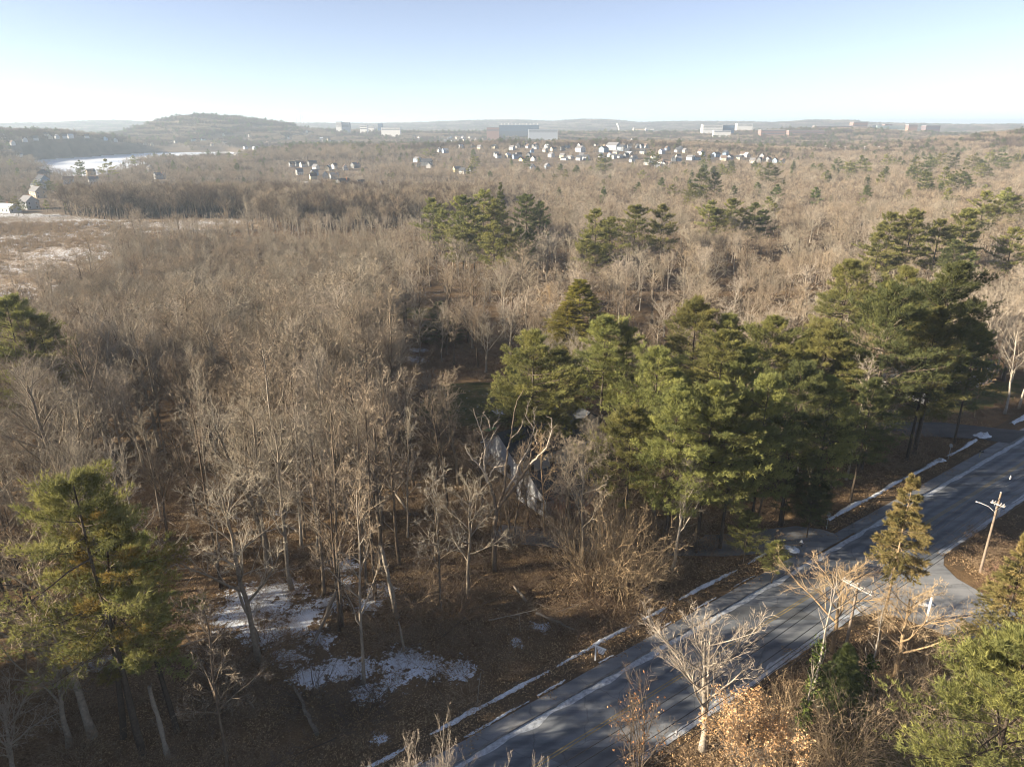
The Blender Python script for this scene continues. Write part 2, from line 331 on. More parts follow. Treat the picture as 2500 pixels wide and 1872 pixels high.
# ------------------------------------------------------------------ road, kerb, sidewalk, side street, driveways
def strip(name, s0, s1, oa, ob, z, mat, ds=1.0, jit=0.0, seed=0, gap=None, kind='structure'):
    n = int((s1-s0)/ds)+1; ss = np.linspace(s0, s1, n)
    A = oa+jit*fbm(ss, ss*0, seed, 1.1, 4); B = ob+jit*fbm(ss, ss*0+5, seed+1, 1.1, 4)
    p = RO+RD*ss[:, None]
    VA = np.c_[p+RN*np.broadcast_to(A, ss.shape)[:, None], np.full(n, z)]; VB = np.c_[p+RN*np.broadcast_to(B, ss.shape)[:, None], np.full(n, z)]
    q = [(i, i+1, n+i+1, n+i) for i in range(n-1) if gap is None or not gap(ss[i])]
    me = np_mesh(name, np.concatenate((VA, VB)), quads=np.array(q), mats=[mat]); o = obj(name, me); o['kind'] = kind; return o
def asphalt(name, dark, pale, amt, lanes=False):
    m, nt, b = nodes(name, .8, .25); co = objco(nt)
    mp = N(nt, "ShaderNodeMapping"); mp.inputs["Rotation"].default_value = (0, 0, -math.atan2(RD[1], RD[0])); mp.inputs["Scale"].default_value = (.12, .9, 1); nt.links.new(co, mp.inputs[0])
    f = noise(nt, 1.0, 5, .6, mp.outputs[0]); g = noise(nt, 14, 5, .8, co); h = noise(nt, .25, 4, .6, co)
    v = math_n(nt, 'ADD', math_n(nt, 'MULTIPLY', f, .6), math_n(nt, 'MULTIPLY', h, .5))
    c = ramp(nt, v, [(.42, dark), (.52+.1*(1-amt), [(a+b2)/2 for a, b2 in zip(dark, pale)]), (.75, pale)])
    c = mix(nt, 1.0, c, ramp(nt, g, [(.3, (.82, .82, .82)), (.7, (1.15, 1.15, 1.15))]), 'MULTIPLY')
    if lanes:                                   # polished wheel tracks and a few darker repair patches
        dp = nt.nodes.new("ShaderNodeVectorMath"); dp.operation = 'DOT_PRODUCT'; nt.links.new(co, dp.inputs[0]); dp.inputs[1].default_value = (RN[0], RN[1], 0)
        o_ = math_n(nt, 'SUBTRACT', dp.outputs["Value"], float(RO[0]*RN[0]+RO[1]*RN[1])); q = math_n(nt, 'ABSOLUTE', math_n(nt, 'SUBTRACT', math_n(nt, 'ABSOLUTE', math_n(nt, 'SUBTRACT', math_n(nt, 'ABSOLUTE', o_), 1.95)), .8))
        tr = math_n(nt, 'ADD', q, math_n(nt, 'MULTIPLY', math_n(nt, 'SUBTRACT', f, .5), .9))
        c = mix(nt, 1.0, c, ramp(nt, tr, [(.1, (.74, .75, .77)), (.5, (1.12, 1.12, 1.1))]), 'MULTIPLY')
        pt = N(nt, "ShaderNodeTexVoronoi", Scale=.055); nt.links.new(mp.outputs[0], pt.inputs[0]); pt.inputs["Scale"].default_value = .5
        sep = nt.nodes.new("ShaderNodeSeparateColor"); nt.links.new(pt.outputs["Color"], sep.inputs[0])
        c = mix(nt, ramp(nt, sep.outputs[0], [(.84, (0, 0, 0)), (.86, (.5, .5, .5))]), c, (.07, .07, .072))
        sp = noise(nt, 55, 3, .6, co); c = mix(nt, ramp(nt, sp, [(.66, (0, 0, 0)), (.72, (.6, .6, .6))]), c, (.42, .40, .37))
    # cracks
    vo = N(nt, "ShaderNodeTexVoronoi", Scale=.14, feature='DISTANCE_TO_EDGE'); ad = nt.nodes.new("ShaderNodeVectorMath"); ad.operation = 'ADD'
    ns = N(nt, "ShaderNodeTexNoise", Scale=.6, Detail=4); nt.links.new(co, ns.inputs[0]); nt.links.new(co, ad.inputs[0]); nt.links.new(ns.outputs["Color"], ad.inputs[1]); nt.links.new(ad.outputs[0], vo.inputs[0])
    c = mix(nt, ramp(nt, vo.outputs[0], [(.003, (.35, .35, .35)), (.006, (0, 0, 0))]), c, (.035, .035, .036))
    nt.links.new(c, b.inputs["Base Color"]); return m
M['asphalt'] = asphalt('asphalt', (.10, .114, .134), (.205, .218, .238), .6, True)
M['asphalt_icy'] = asphalt('asphalt_icy', (.15, .16, .172), (.30, .305, .315), .9)
M['walk'] = asphalt('sidewalk_asphalt', (.115, .125, .138), (.24, .248, .26), .7)
M['frost'] = plain('road_frost', (.38, .41, .45), .8, .2, .45, 2.6)
M['yellow'] = plain('road_paint_yellow', (.29, .225, .10), .8, .2, .35, 2.2)
M['kerb'] = plain('granite_kerb', (.16, .16, .16), .8, .2, .25, 2)
M['dirt'] = plain('leaf_dirt', (.105, .075, .048), .95, .05, .45, 5)
road = strip('road', -40, 230, -5.2, 4.25, 0.0, M['asphalt']); road['label'] = 'two lane asphalt road running up to the right'
for nm, a, b_ in (('yellow_line', .09, .20), ('yellow_line', -.20, -.09)):
    o = strip(nm, -38, 228, a, b_, .004, M['yellow'], jit=.012, seed=5); o.parent = road; del o['kind']
ro = strip('frost_strip', -38, 228, 3.55, 4.25, .006, M['frost'], .3, .42, 11); ro.parent = road; del ro['kind']
ro = strip('frost_strip', -38, 228, -5.2, -4.4, .006, M['frost'], .3, .45, 13, gap=lambda s: 44 < s < 62); ro.parent = road; del ro['kind']
kg = Geo()
for s0 in np.arange(-38, 228, 2.4):
    if 47.5 < s0 < 56: continue
    P = [RO+RD*(s0+.01)+RN*4.25, RO+RD*(s0+2.38)+RN*4.25, RO+RD*(s0+2.38)+RN*4.42, RO+RD*(s0+.01)+RN*4.42]
    V = [(p[0], p[1], z) for z in (-.05, .15) for p in P]
    kg.add(V, quads=[(4, 5, 6, 7), (0, 1, 5, 4), (1, 2, 6, 5), (2, 3, 7, 6), (3, 0, 4, 7)])
kb = tag(obj('kerb', kg.mesh('kerb', [M['kerb']], True)), 'granite kerb between the road and the sidewalk', kind='structure')
walk = strip('sidewalk', -38, 228, 4.42, 5.85, .125, M['walk'], .5, .05, 31); walk['label'] = 'asphalt sidewalk along the far side of the road'
verge = strip('verge', -38, 228, 5.8, 9.2, .06, M['dirt'], .5, .25, 37); verge['label'] = 'leaf strewn strip of earth beside the sidewalk'
rv = strip('roadside_verge', -38, 228, -8.2, -5.2, .01, M['dirt'], .5, .3, 41, gap=lambda s: 45 < s < 60.5); rv['label'] = 'earth verge on the near side of the road'
def poly_sheet(name, pts, z, mat, label):
    me = bpy.data.meshes.new(name); me.from_pydata([(p[0], p[1], z) for p in pts], [], [list(range(len(pts)))]); me.materials.append(mat)
    return tag(obj(name, me), label, kind='structure')
ss = [road_pt(s, o) for s, o in ((41.5, -5.19), (62.5, -5.19), (60, -6.2), (58.4, -8.5), (57.5, -13), (57, -60), (46, -60), (46.6, -13), (45.5, -8.5), (44, -6.2))]
poly_sheet('side_street', ss, .016, M['asphalt_icy'], 'pale icy side street leaving the near side of the road')
dw = [road_pt(s, o) for s, o in ((47.6, 4.43), (56.0, 4.43), (55.0, 7.5), (53.0, 10), (43, 14.5), (32, 22), (20, 34), (17, 31), (29, 18.5), (39, 11), (44.5, 8))]
poly_sheet('driveway', dw, .135, M['walk'], 'frosty driveway opening beside the black mailbox')
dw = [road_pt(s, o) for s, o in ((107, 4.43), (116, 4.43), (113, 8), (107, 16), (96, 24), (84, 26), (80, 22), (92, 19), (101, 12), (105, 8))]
M['shaded_asphalt'] = asphalt('shaded_asphalt', (.045, .046, .05), (.09, .09, .092), .5)  # darker asphalt colour, tree shade on the second driveway painted in
poly_sheet('driveway', dw, .137, M['shaded_asphalt'], 'shaded driveway curving under the tall pines')
# snow ridges thrown up by the plough
def snow_bank(s0, s1, o0, w, h, seed, thr):
    ds = .22; ss = np.arange(s0, s1, ds); n = len(ss); r = np.random.default_rng(seed); k = 7
    c = o0+.25*fbm(ss, ss*0, seed, .5, 3); f = np.clip(fbm(ss, ss*0+3, seed+1, .55, 4)*1.3+thr, 0, 1)
    ww = w*(.35+.65*f)*(1+.25*fbm(ss, ss*0, seed+2, 4, 2)); hh = h*f*(1+.35*fbm(ss, ss*0, seed+5, 5, 2))
    tt = np.linspace(-1, 1, k); V = []
    for j, t in enumerate(tt):
        p = RO+RD*ss[:, None]+RN*(c+ww*t*.5+.05*r.normal(size=n))[:, None]
        V.append(np.c_[p, .04+hh*(1-t*t)**.7*(1+.25*r.normal(size=n))])
    V = np.stack(V, 1); ix = np.arange(n*k).reshape(n, k)
    q = np.stack((ix[:-1, :-1], ix[1:, :-1], ix[1:, 1:], ix[:-1, 1:]), -1)[f[:-1] > .12].reshape(-1, 4)
    return np_mesh('snow_bank', V.reshape(-1, 3), quads=q, mats=[M['snow']])
for a in ((-38, 46, 8.3, .55, .2, 51, .6), (58, 104, 8.4, .8, .3, 53, .75), (117, 228, 8.0, 1.3, .4, 55, .9), (-38, 40, 6.15, .42, .14, 57, .02)):
    tag(obj('snow_bank', snow_bank(*a)), 'lumpy ridge of ploughed snow along the sidewalk', kind='stuff')
def snow_heap(px, py, rx, ry, h, seed):
    x, y = ground(px, py); r = np.random.default_rng(seed); n = 14; m = 5; V = []
    for i in range(m):
        for j in range(n):
            a = 2*math.pi*j/n; q = (i+1)/m; k = q*(1+.3*r.normal()*q*.5); V.append((x+rx*k*math.cos(a), y+ry*k*math.sin(a), h*(1-q*q)*(1+.3*r.normal())+.13))
    V.append((x, y, h+.13)); q = [(i*n+j, i*n+(j+1) % n, (i+1)*n+(j+1) % n, (i+1)*n+j) for i in range(m-1) for j in range(n)]
    t = [(m*n, j, (j+1) % n) for j in range(n)]
    return np_mesh('snow_heap', V, tris=np.array(t), quads=np.array(q), mats=[M['snow']])
for i, (px, py, rx, ry, h, lb) in enumerate(((1936, 1344, .8, .7, .35, 'rounded heap of old snow beside the black hydrant'), (1915, 1338, 1.3, .5, .2, 'thin snow scraps left of the rounded snow heap'), (2400, 1066, 1.6, 1.0, .6, 'snow heap at the mouth of the shaded driveway'),
                                             (2296, 1126, 1.0, .6, .4, 'snow lump where the snow ridge breaks by the thin signpost'), (2255, 1475, .9, .6, .2, 'snow scrap beside the plain white post'))):
    tag(obj('snow_heap', snow_heap(px, py, rx, ry, h, 80+i)), lb, 'snow heap')

# ------------------------------------------------------------------ tree generators
def children(P, R, n, tr, lenr, ang, up, wig, m, rng, taper=.6, rr=.02, rscale=.72, outward=0.0):
    Nn, Mm, _ = P.shape; L = np.linalg.norm(np.diff(P, axis=1), axis=2).sum(1)
    t = tr[0]+(tr[1]-tr[0])*((np.arange(n)[None]+rng.uniform(0, 1, (Nn, n)))/n)
    f = np.clip(t*(Mm-1), 0, Mm-1.001); i = f.astype(int); fr = (f-i)[..., None]; rows = np.arange(Nn)[:, None]
    p = P[rows, i]*(1-fr)+P[rows, i+1]*fr; tg = unit(P[rows, i+1]-P[rows, i]); rb = R[rows, i]*(1-fr[..., 0])+R[rows, i+1]*fr[..., 0]
    ref = np.where(np.abs(tg[..., 2:3]) > .9, np.array([1., 0, 0]), np.array([0, 0, 1.]))
    a = unit(np.cross(tg, ref)); b = np.cross(tg, a)
    ph = np.arange(n)[None]*2.4+rng.uniform(0, 6.28, (Nn, 1))+rng.normal(0, .5, (Nn, n))
    an = rng.uniform(ang[0], ang[1], (Nn, n))
    d = tg*np.cos(an)[..., None]+(a*np.cos(ph)[..., None]+b*np.sin(ph)[..., None])*np.sin(an)[..., None]
    ln = L[:, None]*lenr*(1-taper*(t-tr[0])/max(1e-6, tr[1]-tr[0]))*rng.uniform(.65, 1.25, (Nn, n))
    pts = [p]; K = Nn*n
    for k in range(1, m):
        d = unit(d+np.array([0, 0, up])+wig*rng.normal(size=d.shape)); p = p+d*(ln/(m-1))[..., None]; pts.append(p)
    C = np.stack(pts, 2).reshape(K, m, 3)
    r0 = np.minimum(rb*rscale, ln*rr).reshape(K); rad = r0[:, None]*np.linspace(1, .28, m)[None]
    return C, rad
def trunk_path(h, m, rng, wig=.03, lean=(0, 0)):
    z = np.linspace(0, h, m); off = np.cumsum(rng.normal(0, wig*h/m, (m, 2)), 0)+np.outer(np.linspace(0, 1, m)**1.3, lean)*h; off -= off[0]
    return np.c_[off, z]
def finish(g1, g2): return g1, g2
def bare_tree(seed, h, style='forest', lod=0, leaves=None, wscale=1.0):
    """two Geo: trunk with the limbs, crown of branches and twigs"""
    rng = np.random.default_rng(seed); A = Geo(); B = Geo()
    S = dict(forest=dict(top=.80, r=.0125, n1=11, t1=(.36, .99), l1=.40, a1=(.5, 1.0), up1=.10, n2=7, l2=.50, n3=6, stems=1, lean=.09),
             vase=dict(top=.62, r=.014, n1=9, t1=(.42, .99), l1=.78, a1=(.35, .7), up1=.10, n2=8, l2=.42, n3=7, stems=1, lean=.06),
             spread=dict(top=.60, r=.017, n1=11, t1=(.30, .99), l1=.80, a1=(.6, 1.05), up1=.07, n2=8, l2=.46, n3=7, stems=1, lean=.06),
             multi=dict(top=.80, r=.012, n1=8, t1=(.36, .99), l1=.37, a1=(.5, 1.0), up1=.08, n2=7, l2=.50, n3=6, stems=3, lean=.22),
             young=dict(top=.90, r=.008, n1=10, t1=(.30, .97), l1=.32, a1=(.55, 1.05), up1=.10, n2=5, l2=.48, n3=5, stems=1, lean=.04),
             snag=dict(top=.92, r=.012, n1=7, t1=(.3, .95), l1=.22, a1=(.7, 1.2), up1=.02, n2=3, l2=.4, n3=2, stems=1, lean=.03))[style]
    P = []; R = []
    for k in range(S['stems']):
        a = rng.uniform(0, 6.28)+k*2.1; ln = S['lean']*rng.uniform(.4, 1.1); hh = h*S['top']*(1 if k == 0 else rng.uniform(.75, 1.0))
        P.append(trunk_path(hh, 9, rng, .05 if style != 'young' else .03, (ln*math.cos(a), ln*math.sin(a)))); R.append(h*S['r']*(1 if k == 0 else .8)*np.linspace(1, .22, 9)**.85)
    P = np.array(P); R = np.array(R); R[:, 0] *= 1.35
    kk = (8, 5, 4)[min(lod, 2)]
    A.tubes(P, R, kk, t=0.0)
    L1, R1 = children(P, R, S['n1'], S['t1'], S['l1'], S['a1'], S['up1'], .13, 6 if lod == 0 else 4, rng, .55, .02, .62)
    A.tubes(L1, R1, (6, 4, 3)[min(lod, 2)], t=.25)
    if lod <= 1:
        n2 = S['n2']; L2, R2 = children(L1, R1, n2, (.18, 1.0), S['l2'], (.4, 1.0), .06, .2, 4 if lod == 0 else 3, rng, .5, .021, .62)
        top, rt = children(P, R, 6, (.8, 1.0), .22, (.2, .6), .1, .14, L2.shape[1], rng, .4, .016, .6)
        L2 = np.concatenate((L2, top)); R2 = np.concatenate((R2, rt))
        B.tubes(L2, R2, 4 if lod == 0 else 3, t=.4)
    if style == 'snag': return A, B
    if lod == 0:
        L3, R3 = children(L2, R2, S['n3'], (.15, 1.0), .52, (.4, 1.0), .05, .25, 3, rng, .4, .015, .62); B.tubes(L3, np.maximum(R3, .008), 3, t=.7)
        L4, R4 = children(L3, R3, 4, (.1, 1.0), .58, (.3, .9), .08, .2, 2, rng, .3); B.spikes(L4[:, 0], L4[:, 1], .026*wscale, rng, t=.95)
        L5, R5 = children(L4, R4, 2, (.25, 1.0), .62, (.3, .9), .06, .2, 2, rng, .3); B.spikes(L5[:, 0], L5[:, 1], .014*wscale, rng, t=1.0)
        if leaves:
            sel = rng.uniform(size=len(L4)) < leaves[0]; C = np.repeat(L4[sel, 1], leaves[1], 0); C = C+rng.normal(0, .16, C.shape); return A, B, C
    elif lod == 1:
        L3, R3 = children(L2, R2, 6, (.15, 1.0), .55, (.35, .9), .08, .2, 2, rng, .4); B.spikes(L3[:, 0], L3[:, 1], .05*wscale, rng, t=.8)
        L4, R4 = children(L3, R3, 5, (.1, 1.0), .60, (.3, .9), .08, .2, 2, rng, .3); B.spikes(L4[:, 0], L4[:, 1], .03*wscale, rng, t=1.0)
    else:
        L2, R2 = children(L1, R1, 6, (.2, 1.0), .55, (.3, .85), .12, .15, 2, rng, .4); B.spikes(L2[:, 0], L2[:, 1], .13*wscale, rng, t=.7)
        L3, R3 = children(L2, R2, 8, (.1, 1.0), .60, (.3, .9), .1, .2, 2, rng, .3); B.spikes(L3[:, 0], L3[:, 1], .08*wscale, rng, t=1.0)
    return A, B
def conifer(seed, h, rad, kind='pine', lod=0, start=None, boughs=None):
    """two Geo: trunk with the boughs, crown of needle tufts"""
    rng = np.random.default_rng(seed); A = Geo(); B = Geo()
    P = trunk_path(h, 10, rng, .012 if kind != 'pine' else .02)[None]; R = (h*(.0125 if kind == 'pine' else .009)*np.linspace(1, .12, 10))[None]
    A.tubes(P, R, 7 if lod == 0 else 4, t=0.0)
    t0 = dict(pine=.32, spruce=.10, hemlock=.06, topspruce=.52)[kind]
    nb = dict(pine=70, spruce=130, hemlock=170, topspruce=80)[kind]
    t0 = start or t0; nb = boughs or nb
    if lod == 1: nb = int(nb*.72)
    if lod == 2: nb = int(nb*.38)
    q = np.sort(rng.uniform(0, 1, nb)); th = t0+(.985-t0)*q
    az = np.arange(nb)*2.4+rng.normal(0, .35, nb)
    if kind == 'pine':
        prof = np.interp(q, [0, .12, .35, .6, .82, 1], [.62, .86, 1.0, .88, .50, .06])
        lob = 1+.30*np.sin(az*2+rng.uniform(0, 6))+.18*np.sin(az*3+9*q+rng.uniform(0, 6))
        lift = np.interp(q, [0, .4, .8, 1], [-.14, .05, .32, .85]); prof = prof*lob*rng.uniform(.62, 1.12, nb)
    else:
        prof = np.interp(q, [0, .08, 1], [.85, 1.0, .05])*rng.uniform(.78, 1.1, nb); lift = np.interp(q, [0, .6, 1], [-.22, -.02, .6])
    ln = rad*prof; d = np.c_[np.cos(az), np.sin(az), lift]; d = unit(d)
    base = np.c_[np.interp(th, P[0, :, 2]/h, P[0, :, 0]), np.interp(th, P[0, :, 2]/h, P[0, :, 1]), th*h]
    m = 5; pts = [base]; p = base
    curl = .075 if kind == 'pine' else .07
    for k in range(1, m):
        d = unit(d+np.array([0, 0, curl])+.07*rng.normal(size=d.shape)); p = p+d*(ln/(m-1))[:, None]; pts.append(p)
    BP = np.stack(pts, 1); br = np.clip(ln*.011, .012, .10)[:, None]*np.linspace(1, .25, m)[None]
    A.tubes(BP, br, 4 if lod == 0 else 3, t=.3)
    # flat sprays of side shoots
    ns = dict(pine=19, spruce=13, hemlock=13, topspruce=14)[kind]
    if lod: ns = (13, 8)[lod-1]
    tt = .22+.78*((np.arange(ns)[None]+rng.uniform(0, 1, (nb, ns)))/ns); f = np.clip(tt*(m-1), 0, m-1.001); i = f.astype(int); fr = (f-i)[..., None]; rows = np.arange(nb)[:, None]
    sp = BP[rows, i]*(1-fr)+BP[rows, i+1]*fr; tg = unit(BP[rows, i+1]-BP[rows, i])
    side = unit(np.cross(tg, np.array([0, 0, 1.])))*np.where((np.arange(ns) % 2) == 0, 1, -1)[None, :, None]
    an = rng.uniform(.45, .95, (nb, ns, 1)); sd = tg*np.cos(an)+side*np.sin(an)+rng.normal(0, .12, tg.shape)+np.array([0, 0, .10 if kind == 'pine' else -.12]); sd = unit(sd)
    sl = (ln[:, None]*(.36 if kind == 'pine' else .30)*(1.15-tt*.75)*rng.uniform(.6, 1.25, tt.shape)+.35*(rad/6))[..., None]
    E_ = sp+sd*sl
    B0 = sp.reshape(-1, 3); E0 = E_.reshape(-1, 3)
    A.spikes(B0, E0, .03 if lod == 0 else .05, rng, t=.5)
    nt = (8, 5, 3)[lod]; k = (6, 5, 4)[lod]; tl = (.46, .66, 1.0)[lod]*(1 if kind == 'pine' else .72); tw = ((.055, .14, .36) if kind == 'pine' else (.06, .16, .36))[lod]
    if kind != 'pine': nt = (7, 4, 3)[lod]
    tv = rng.uniform(.15, 1.08, (len(B0), nt))[..., None]; C = (B0[:, None]*(1-tv)+E0[:, None]*tv).reshape(-1, 3)
    if kind == 'pine': tv = tv*0+rng.uniform(.35, 1.12, tv.shape); C = (B0[:, None]*(1-tv)+E0[:, None]*tv).reshape(-1, 3); C = C+rng.normal(0, 1, C.shape)*np.array([.17, .17, .13])*rad/6+np.array([0, 0, .10])
    D = np.repeat(unit(E0-B0), nt, 0)
    shade = np.repeat(np.repeat(rng.uniform(0, 1, nb), ns*nt), k)
    C2 = np.repeat(C, k, 0); upb = .55 if kind == 'pine' else .0
    DD = unit(np.repeat(D, k, 0)+rng.normal(0, .62, C2.shape)+np.array([0, 0, upb]))
    tipv = np.clip(.25+.5*shade+.3*rng.uniform(-.5, 1, len(C2))*np.repeat(np.repeat(tv.reshape(-1), 1), k), 0, 1)
    B.spikes(C2, C2+DD*(tl*rng.uniform(.6, 1.2, len(C2)))[:, None], tw, rng, t=tipv)
    return A, B
def shrub(seed, h, n, spread, lod=0, arch=.5, w=.03):
    rng = np.random.default_rng(seed); G = Geo(); m = 6
    az = rng.uniform(0, 6.28, n); r0 = spread*.25*np.sqrt(rng.uniform(0, 1, n)); p = np.c_[r0*np.cos(az), r0*np.sin(az), np.zeros(n)-.1]
    az2 = az+rng.normal(0, .7, n); d = unit(np.c_[np.cos(az2)*spread/h, np.sin(az2)*spread/h, np.ones(n)*1.1]); ln = h*rng.uniform(.5, 1.15, n); pts = [p]
    for k in range(1, m):
        d = unit(d+np.array([0, 0, -arch*.22*k/m*2])+.16*rng.normal(size=d.shape)); p = p+d*(ln/(m-1))[:, None]; pts.append(p)
    P = np.stack(pts, 1); R = np.clip(ln*.006, .006, .05)[:, None]*np.linspace(1, .3, m)[None]
    G.tubes(P, R, 3, t=.2)
    a, r = children(P, R, 7 if lod == 0 else 4, (.25, 1), .34, (.4, 1.0), -.02, .25, 3, rng, .4, .01, .6); G.spikes(a[:, 0], a[:, 1], w, rng, t=.7); G.spikes(a[:, 1], a[:, 2], w*.7, rng, t=.8)
    if lod == 0:
        b, r = children(a, r, 4, (.2, 1), .5, (.4, 1.0), 0, .25, 2, rng, .3); G.spikes(b[:, 0], b[:, 1], w*.7, rng, t=1.0)
    return G
def joined(geos, name, mats):
    """one mesh of several Geo, each with its own material slot"""
    G = Geo()
    for mi, g in enumerate(geos):
        n0 = G.n
        for V, A in zip(g.V, g.A): G.V.append(V); G.A.append(A); G.n += len(V)
        for T in g.T: G.T.append(T+n0); G.TM.append(np.full(len(T), mi))
        for Q_ in g.Q: G.Q.append(Q_+n0); G.QM.append(np.full(len(Q_), mi))
    return G.mesh(name, mats)

# ------------------------------------------------------------------ scattering of uncountable stuff
def scatter(name, pts, rotz, scale, idx, meshes, label, tilt=None):
    src = bpy.data.collections.new(name+'_kinds')
    for i, me in enumerate(meshes):
        o = bpy.data.objects.new('%s_kind_%02d' % (name, i), me); src.objects.link(o)
    pts = np.asarray(pts, np.float32); n = len(pts)
    me = bpy.data.meshes.new(name); me.vertices.add(n); me.vertices.foreach_set('co', pts.ravel())
    rot = np.zeros((n, 3), np.float32); rot[:, 2] = rotz
    if tilt is not None: rot[:, :2] = tilt
    sc = np.asarray(scale, np.float32)
    if sc.ndim == 1: sc = np.repeat(sc[:, None], 3, 1)
    me.attributes.new('rot', 'FLOAT_VECTOR', 'POINT').data.foreach_set('vector', rot.ravel())
    me.attributes.new('scl', 'FLOAT_VECTOR', 'POINT').data.foreach_set('vector', sc.ravel())
    me.attributes.new('kind', 'INT', 'POINT').data.foreach_set('value', np.asarray(idx, np.int32))
    o = obj(name, me); ng = bpy.data.node_groups.new(name, 'GeometryNodeTree')
    ng.interface.new_socket('Geometry', in_out='INPUT', socket_type='NodeSocketGeometry'); ng.interface.new_socket('Geometry', in_out='OUTPUT', socket_type='NodeSocketGeometry')
    gi = ng.nodes.new('NodeGroupInput'); go = ng.nodes.new('NodeGroupOutput'); ip = ng.nodes.new('GeometryNodeInstanceOnPoints'); ci = ng.nodes.new('GeometryNodeCollectionInfo')
    ci.inputs['Collection'].default_value = src; ci.inputs['Separate Children'].default_value = True; ci.inputs['Reset Children'].default_value = True
    def na(nm, ty):
        a = ng.nodes.new('GeometryNodeInputNamedAttribute'); a.data_type = ty; a.inputs['Name'].default_value = nm; return a.outputs['Attribute']
    er = ng.nodes.new('FunctionNodeEulerToRotation'); L = ng.links
    L.new(na('rot', 'FLOAT_VECTOR'), er.inputs[0]); L.new(gi.outputs[0], ip.inputs['Points']); L.new(ci.outputs[0], ip.inputs['Instance'])
    ip.inputs['Pick Instance'].default_value = True; L.new(na('kind', 'INT'), ip.inputs['Instance Index']); L.new(er.outputs[0], ip.inputs['Rotation']); L.new(na('scl', 'FLOAT_VECTOR'), ip.inputs['Scale'])
    L.new(ip.outputs[0], go.inputs[0])
    md = o.modifiers.new('scatter', 'NODES'); md.node_group = ng
    return tag(o, label, kind='stuff')

# ------------------------------------------------------------------ placing on the land
def on_land(px, py, dz=0.0, tmax=9000):
    x, y, z = ray(px, py); t = np.concatenate((np.linspace(30, 800, 500), np.linspace(802, tmax, 4000)))
    g = CAM_H+z*t-terrain(x*t, y*t)-dz; i = np.argmax(g < 0)
    if g[i] >= 0: i = len(t)-1
    return float(x*t[i]), float(y*t[i]), float(t[i])
def crown_top(px, py, h):
    x, y, t = on_land(px, py, h); return x, y, t
def put(name, label, cat, parts, loc, rz=0, sc=(1, 1, 1), group=None, mats=None):
    e = thing(name, label, cat, loc, rz, sc, group)
    for nm, me in parts:
        o = obj(nm, me, e)
        if mats:
            for i, sl in enumerate(o.material_slots):
                if mats.get(nm): sl.link = 'OBJECT'; sl.material = mats[nm]
    return e
OCC = []                                          # (x, y, radius) of what already stands
def free(x, y, k=1.0): return all((x-a)**2+(y-b)**2 > (k*r)**2 for a, b, r in OCC)

# ------------------------------------------------------------------ houses
HMAT = {}
for k, c in dict(w=(.52, .52, .51), c=(.45, .40, .31), g=(.34, .36, .38), b=(.22, .30, .40), y=(.66, .58, .30), t=(.45, .38, .29), d=(.16, .17, .18), r=(.30, .13, .09), s=(.30, .42, .55), v=(.46, .47, .49)).items():
    HMAT[k] = plain('siding_'+k, c, .8, .2, .06, 4)
RMAT = [plain('shingle_dark', (.065, .07, .08), .9, .1, .25, 3), plain('shingle_grey', (.16, .16, .17), .9, .1, .2, 3), plain('shingle_brown', (.13, .10, .085), .9, .1, .2, 3), plain('roof_pale', (.42, .45, .5), .8, .2, .1, 3)]
M['glass'] = plain('window_glass', (.03, .035, .045), .15, .5, .2, 1)
M['trim'] = plain('white_trim', (.7, .7, .68), .7, .2, .05, 2)
M['brickwork'] = plain('brickwork', (.30, .13, .085), .9, .1, .2, 2)
def gable_wall(w, d, h, rh):
    V = [(-w/2, -d/2, -1.5), (w/2, -d/2, -1.5), (w/2, d/2, -1.5), (-w/2, d/2, -1.5), (-w/2, -d/2, h), (w/2, -d/2, h), (w/2, d/2, h), (-w/2, d/2, h), (0, -d/2, h+rh), (0, d/2, h+rh)]
    F = [(0, 1, 5, 8, 4), (2, 3, 7, 9, 6), (1, 2, 6, 5), (3, 0, 4, 7)]
    return V, F
def py_mesh(name, V, F, mat):
    me = bpy.data.meshes.new(name); me.from_pydata(V, [], F); me.materials.append(mat); me.update(); return me
def roof_geo(w, d, h, rh, oh=.45, th=.25):
    V = []; F = []; k = rh/(w/2)
    for sx in (-1, 1):
        n = len(V); xe = sx*(w/2+oh); ze = h-oh*k
        for dz in (.02, th):
            V += [(xe, -d/2-oh, ze+dz), (xe, d/2+oh, ze+dz), (0, d/2+oh, h+rh+dz), (0, -d/2-oh, h+rh+dz)]
        F += [(n, n+1, n+2, n+3), (n+4, n+7, n+6, n+5), (n, n+4, n+5, n+1), (n+1, n+5, n+6, n+2), (n+3, n+2, n+6, n+7), (n, n+3, n+7, n+4)]
    return V, F
SHAPES = [(8.5, 12, 5.6, 3.6), (8, 10, 5.2, 4.2), (10, 14, 6.0, 3.2), (9, 12, 3.2, 2.6), (13, 22, 7.5, 4.5)]
def box_mesh(name, x0, x1, y0, y1, z0, z1, mat):
    g = Geo(); g.box(x0, x1, y0, y1, z0, z1); return g.mesh(name, [mat], True)
WALLS = {}; ROOFS = {}; WINS = {}
